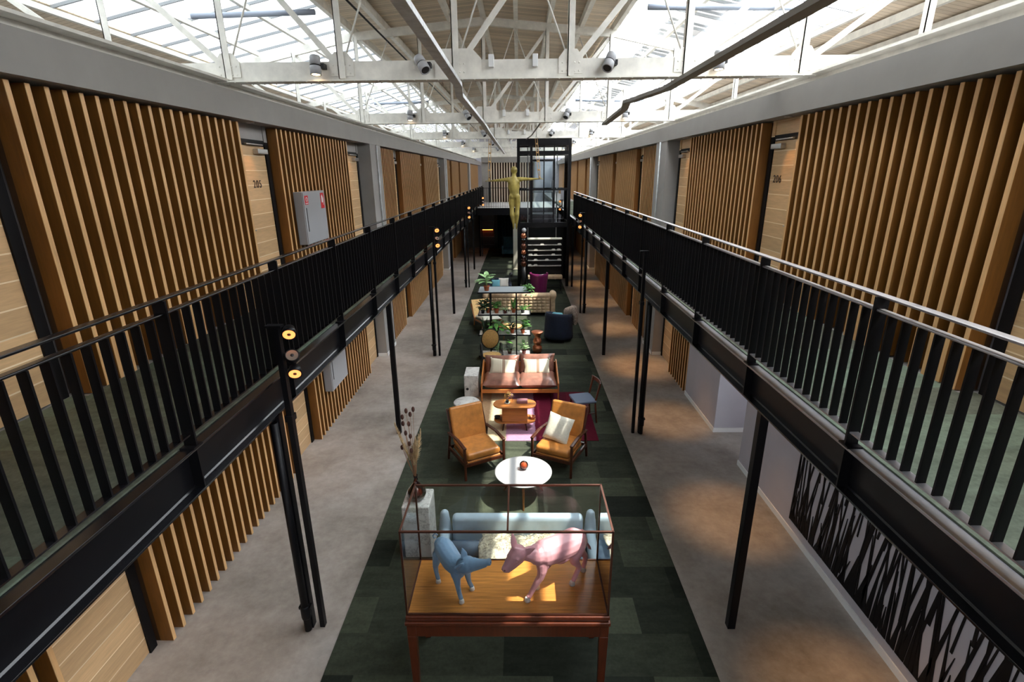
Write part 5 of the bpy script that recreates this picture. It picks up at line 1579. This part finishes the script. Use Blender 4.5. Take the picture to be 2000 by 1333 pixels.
obj('cap_hair', loc(fuse(MB().ball((-0.155, HY - 0.005, 4.72), (0.122, 0.132, 0.115), 16, 12), 0.014, 3), SC), M['bronze'], t)
for a, hx_, hz, tx in ((-1, -1.08, 4.34, -1.02), (1, 0.79, 4.40, 0.66)):
    mb = MB()
    for d in (-0.05, 0.05):
        pts = [(hx_ + d * 0.4, HY, hz), (hx_ + d * 0.9 + (tx - hx_) * 0.25, HY, hz + 0.35), (tx + d * 0.7, HY, 5.79)]
        mb.tube(pts, 0.012, 6)
    mb.ring((hx_, HY, hz + 0.02), 0.055, 0.014, 14, 6, 'x')
    for z in (4.7, 5.0, 5.3, 5.6):
        fz_ = (z - hz) / (5.79 - hz)
        mb.ball((hx_ + (tx - hx_) * min(1, fz_ * 1.05), HY, z), (0.045, 0.02, 0.03), 8, 6)
    obj('hanging_rope', mb, M['rope'], label='knotted tan rope from the truss to the %s hand of the bronze figure' % ('left' if a < 0 else 'right'), cat='rope')
obj('white_post', MB().box(-0.11, 0.11, -0.1, 0.1, 0.04, 2.48).box(-0.13, 0.13, -0.12, 0.12, 0.0, 0.04), M['cream_fabric'], label='plain pale grey square post on the carpet below the bronze figure', cat='post', loc=(-0.16, 25.55, 0.012), bevel=0.005)

# ================================================================== far end
mb = MB()
for k in range(16):
    x = -1.72 + 0.165 * k
    mb.box(x, x + 0.05, YE - 0.12, YE - 0.02, GZ, 5.22)
obj('end_backing', MB().box(-1.75, 0.95, YE - 0.02, YE - 0.001, GZ, 5.22), M['oak_back'], label='dark recessed boarding behind the pale end wall slats', cat='backing board')
obj('slatted_wall_screen', mb, plain('bleached_oak', (224, 206, 176), 0.6), label='pale vertical slat screen on the end wall beyond the bridge', cat='slatted screen')
obj('trim_3', MB().box(-2.3, 1.05, YE - 0.16, YE, 5.22, 5.55), M['fascia'], kind='structure')
obj('dark_column', MB().box(-1.86, -1.78, YE - 0.3, YE - 0.2, GZ, 4.35), M['black_steel'], label='short dark post at the left of the end wall slats', cat='post')
def curt(u, v):
    x = -1.35 + 1.9 * u
    return Vector((x, 33.3 + 0.05 * sin(u * 60), 0.02 + 2.45 * v))
obj('curtain', MB().grid(curt, 120, 4), M['curtain'], label='dark teal pleated curtain under the far bridge', cat='curtain')
t = root('bar_cabinet', 'dark wooden cabinet with warm lit shelves under the far bridge', 'cabinet', (-2.05, 33.2, 0))
obj('carcass', MB().box(-0.45, 0.5, 0.25, 0.45, 0, 2.3).box(-0.45, -0.42, 0, 0.3, 0, 2.3).box(0.47, 0.5, 0, 0.3, 0, 2.3), M['darkwood'], t)
for z in (0.2, 0.7, 1.2, 1.7):
    obj('shelf', MB().box(-0.42, 0.47, 0.0, 0.3, z, z + 0.03), M['darkwood'], t)
obj('shelf_lamp', MB().box(-0.3, 0.4, 0.15, 0.2, 1.15, 1.18), glow('amber_shelf_light', (255, 140, 60), 4), t)
t = root('teal_wing_chair', 'dark teal high backed chair near the curtain at the far end', 'armchair', (-0.55, 29.5, 0.012))
obj('backrest', MB().box(-0.34, 0.34, 0.20, 0.34, 0.35, 1.15), M['curtain'], t, bevel=0.05, seg=3)
obj('seat', MB().box(-0.34, 0.34, -0.35, 0.28, 0.22, 0.48), M['curtain'], t, bevel=0.04, seg=3)
for a in (-1, 1):
    obj('armrest', MB().box(a * 0.34, a * 0.42, -0.33, 0.32, 0.22, 0.68), M['curtain'], t, bevel=0.03)
    for b in (-0.28, 0.25):
        obj('leg', MB().tube([(a * 0.33, b, 0.22), (a * 0.34, b, 0)], 0.018, 8), M['darkwood'], t)
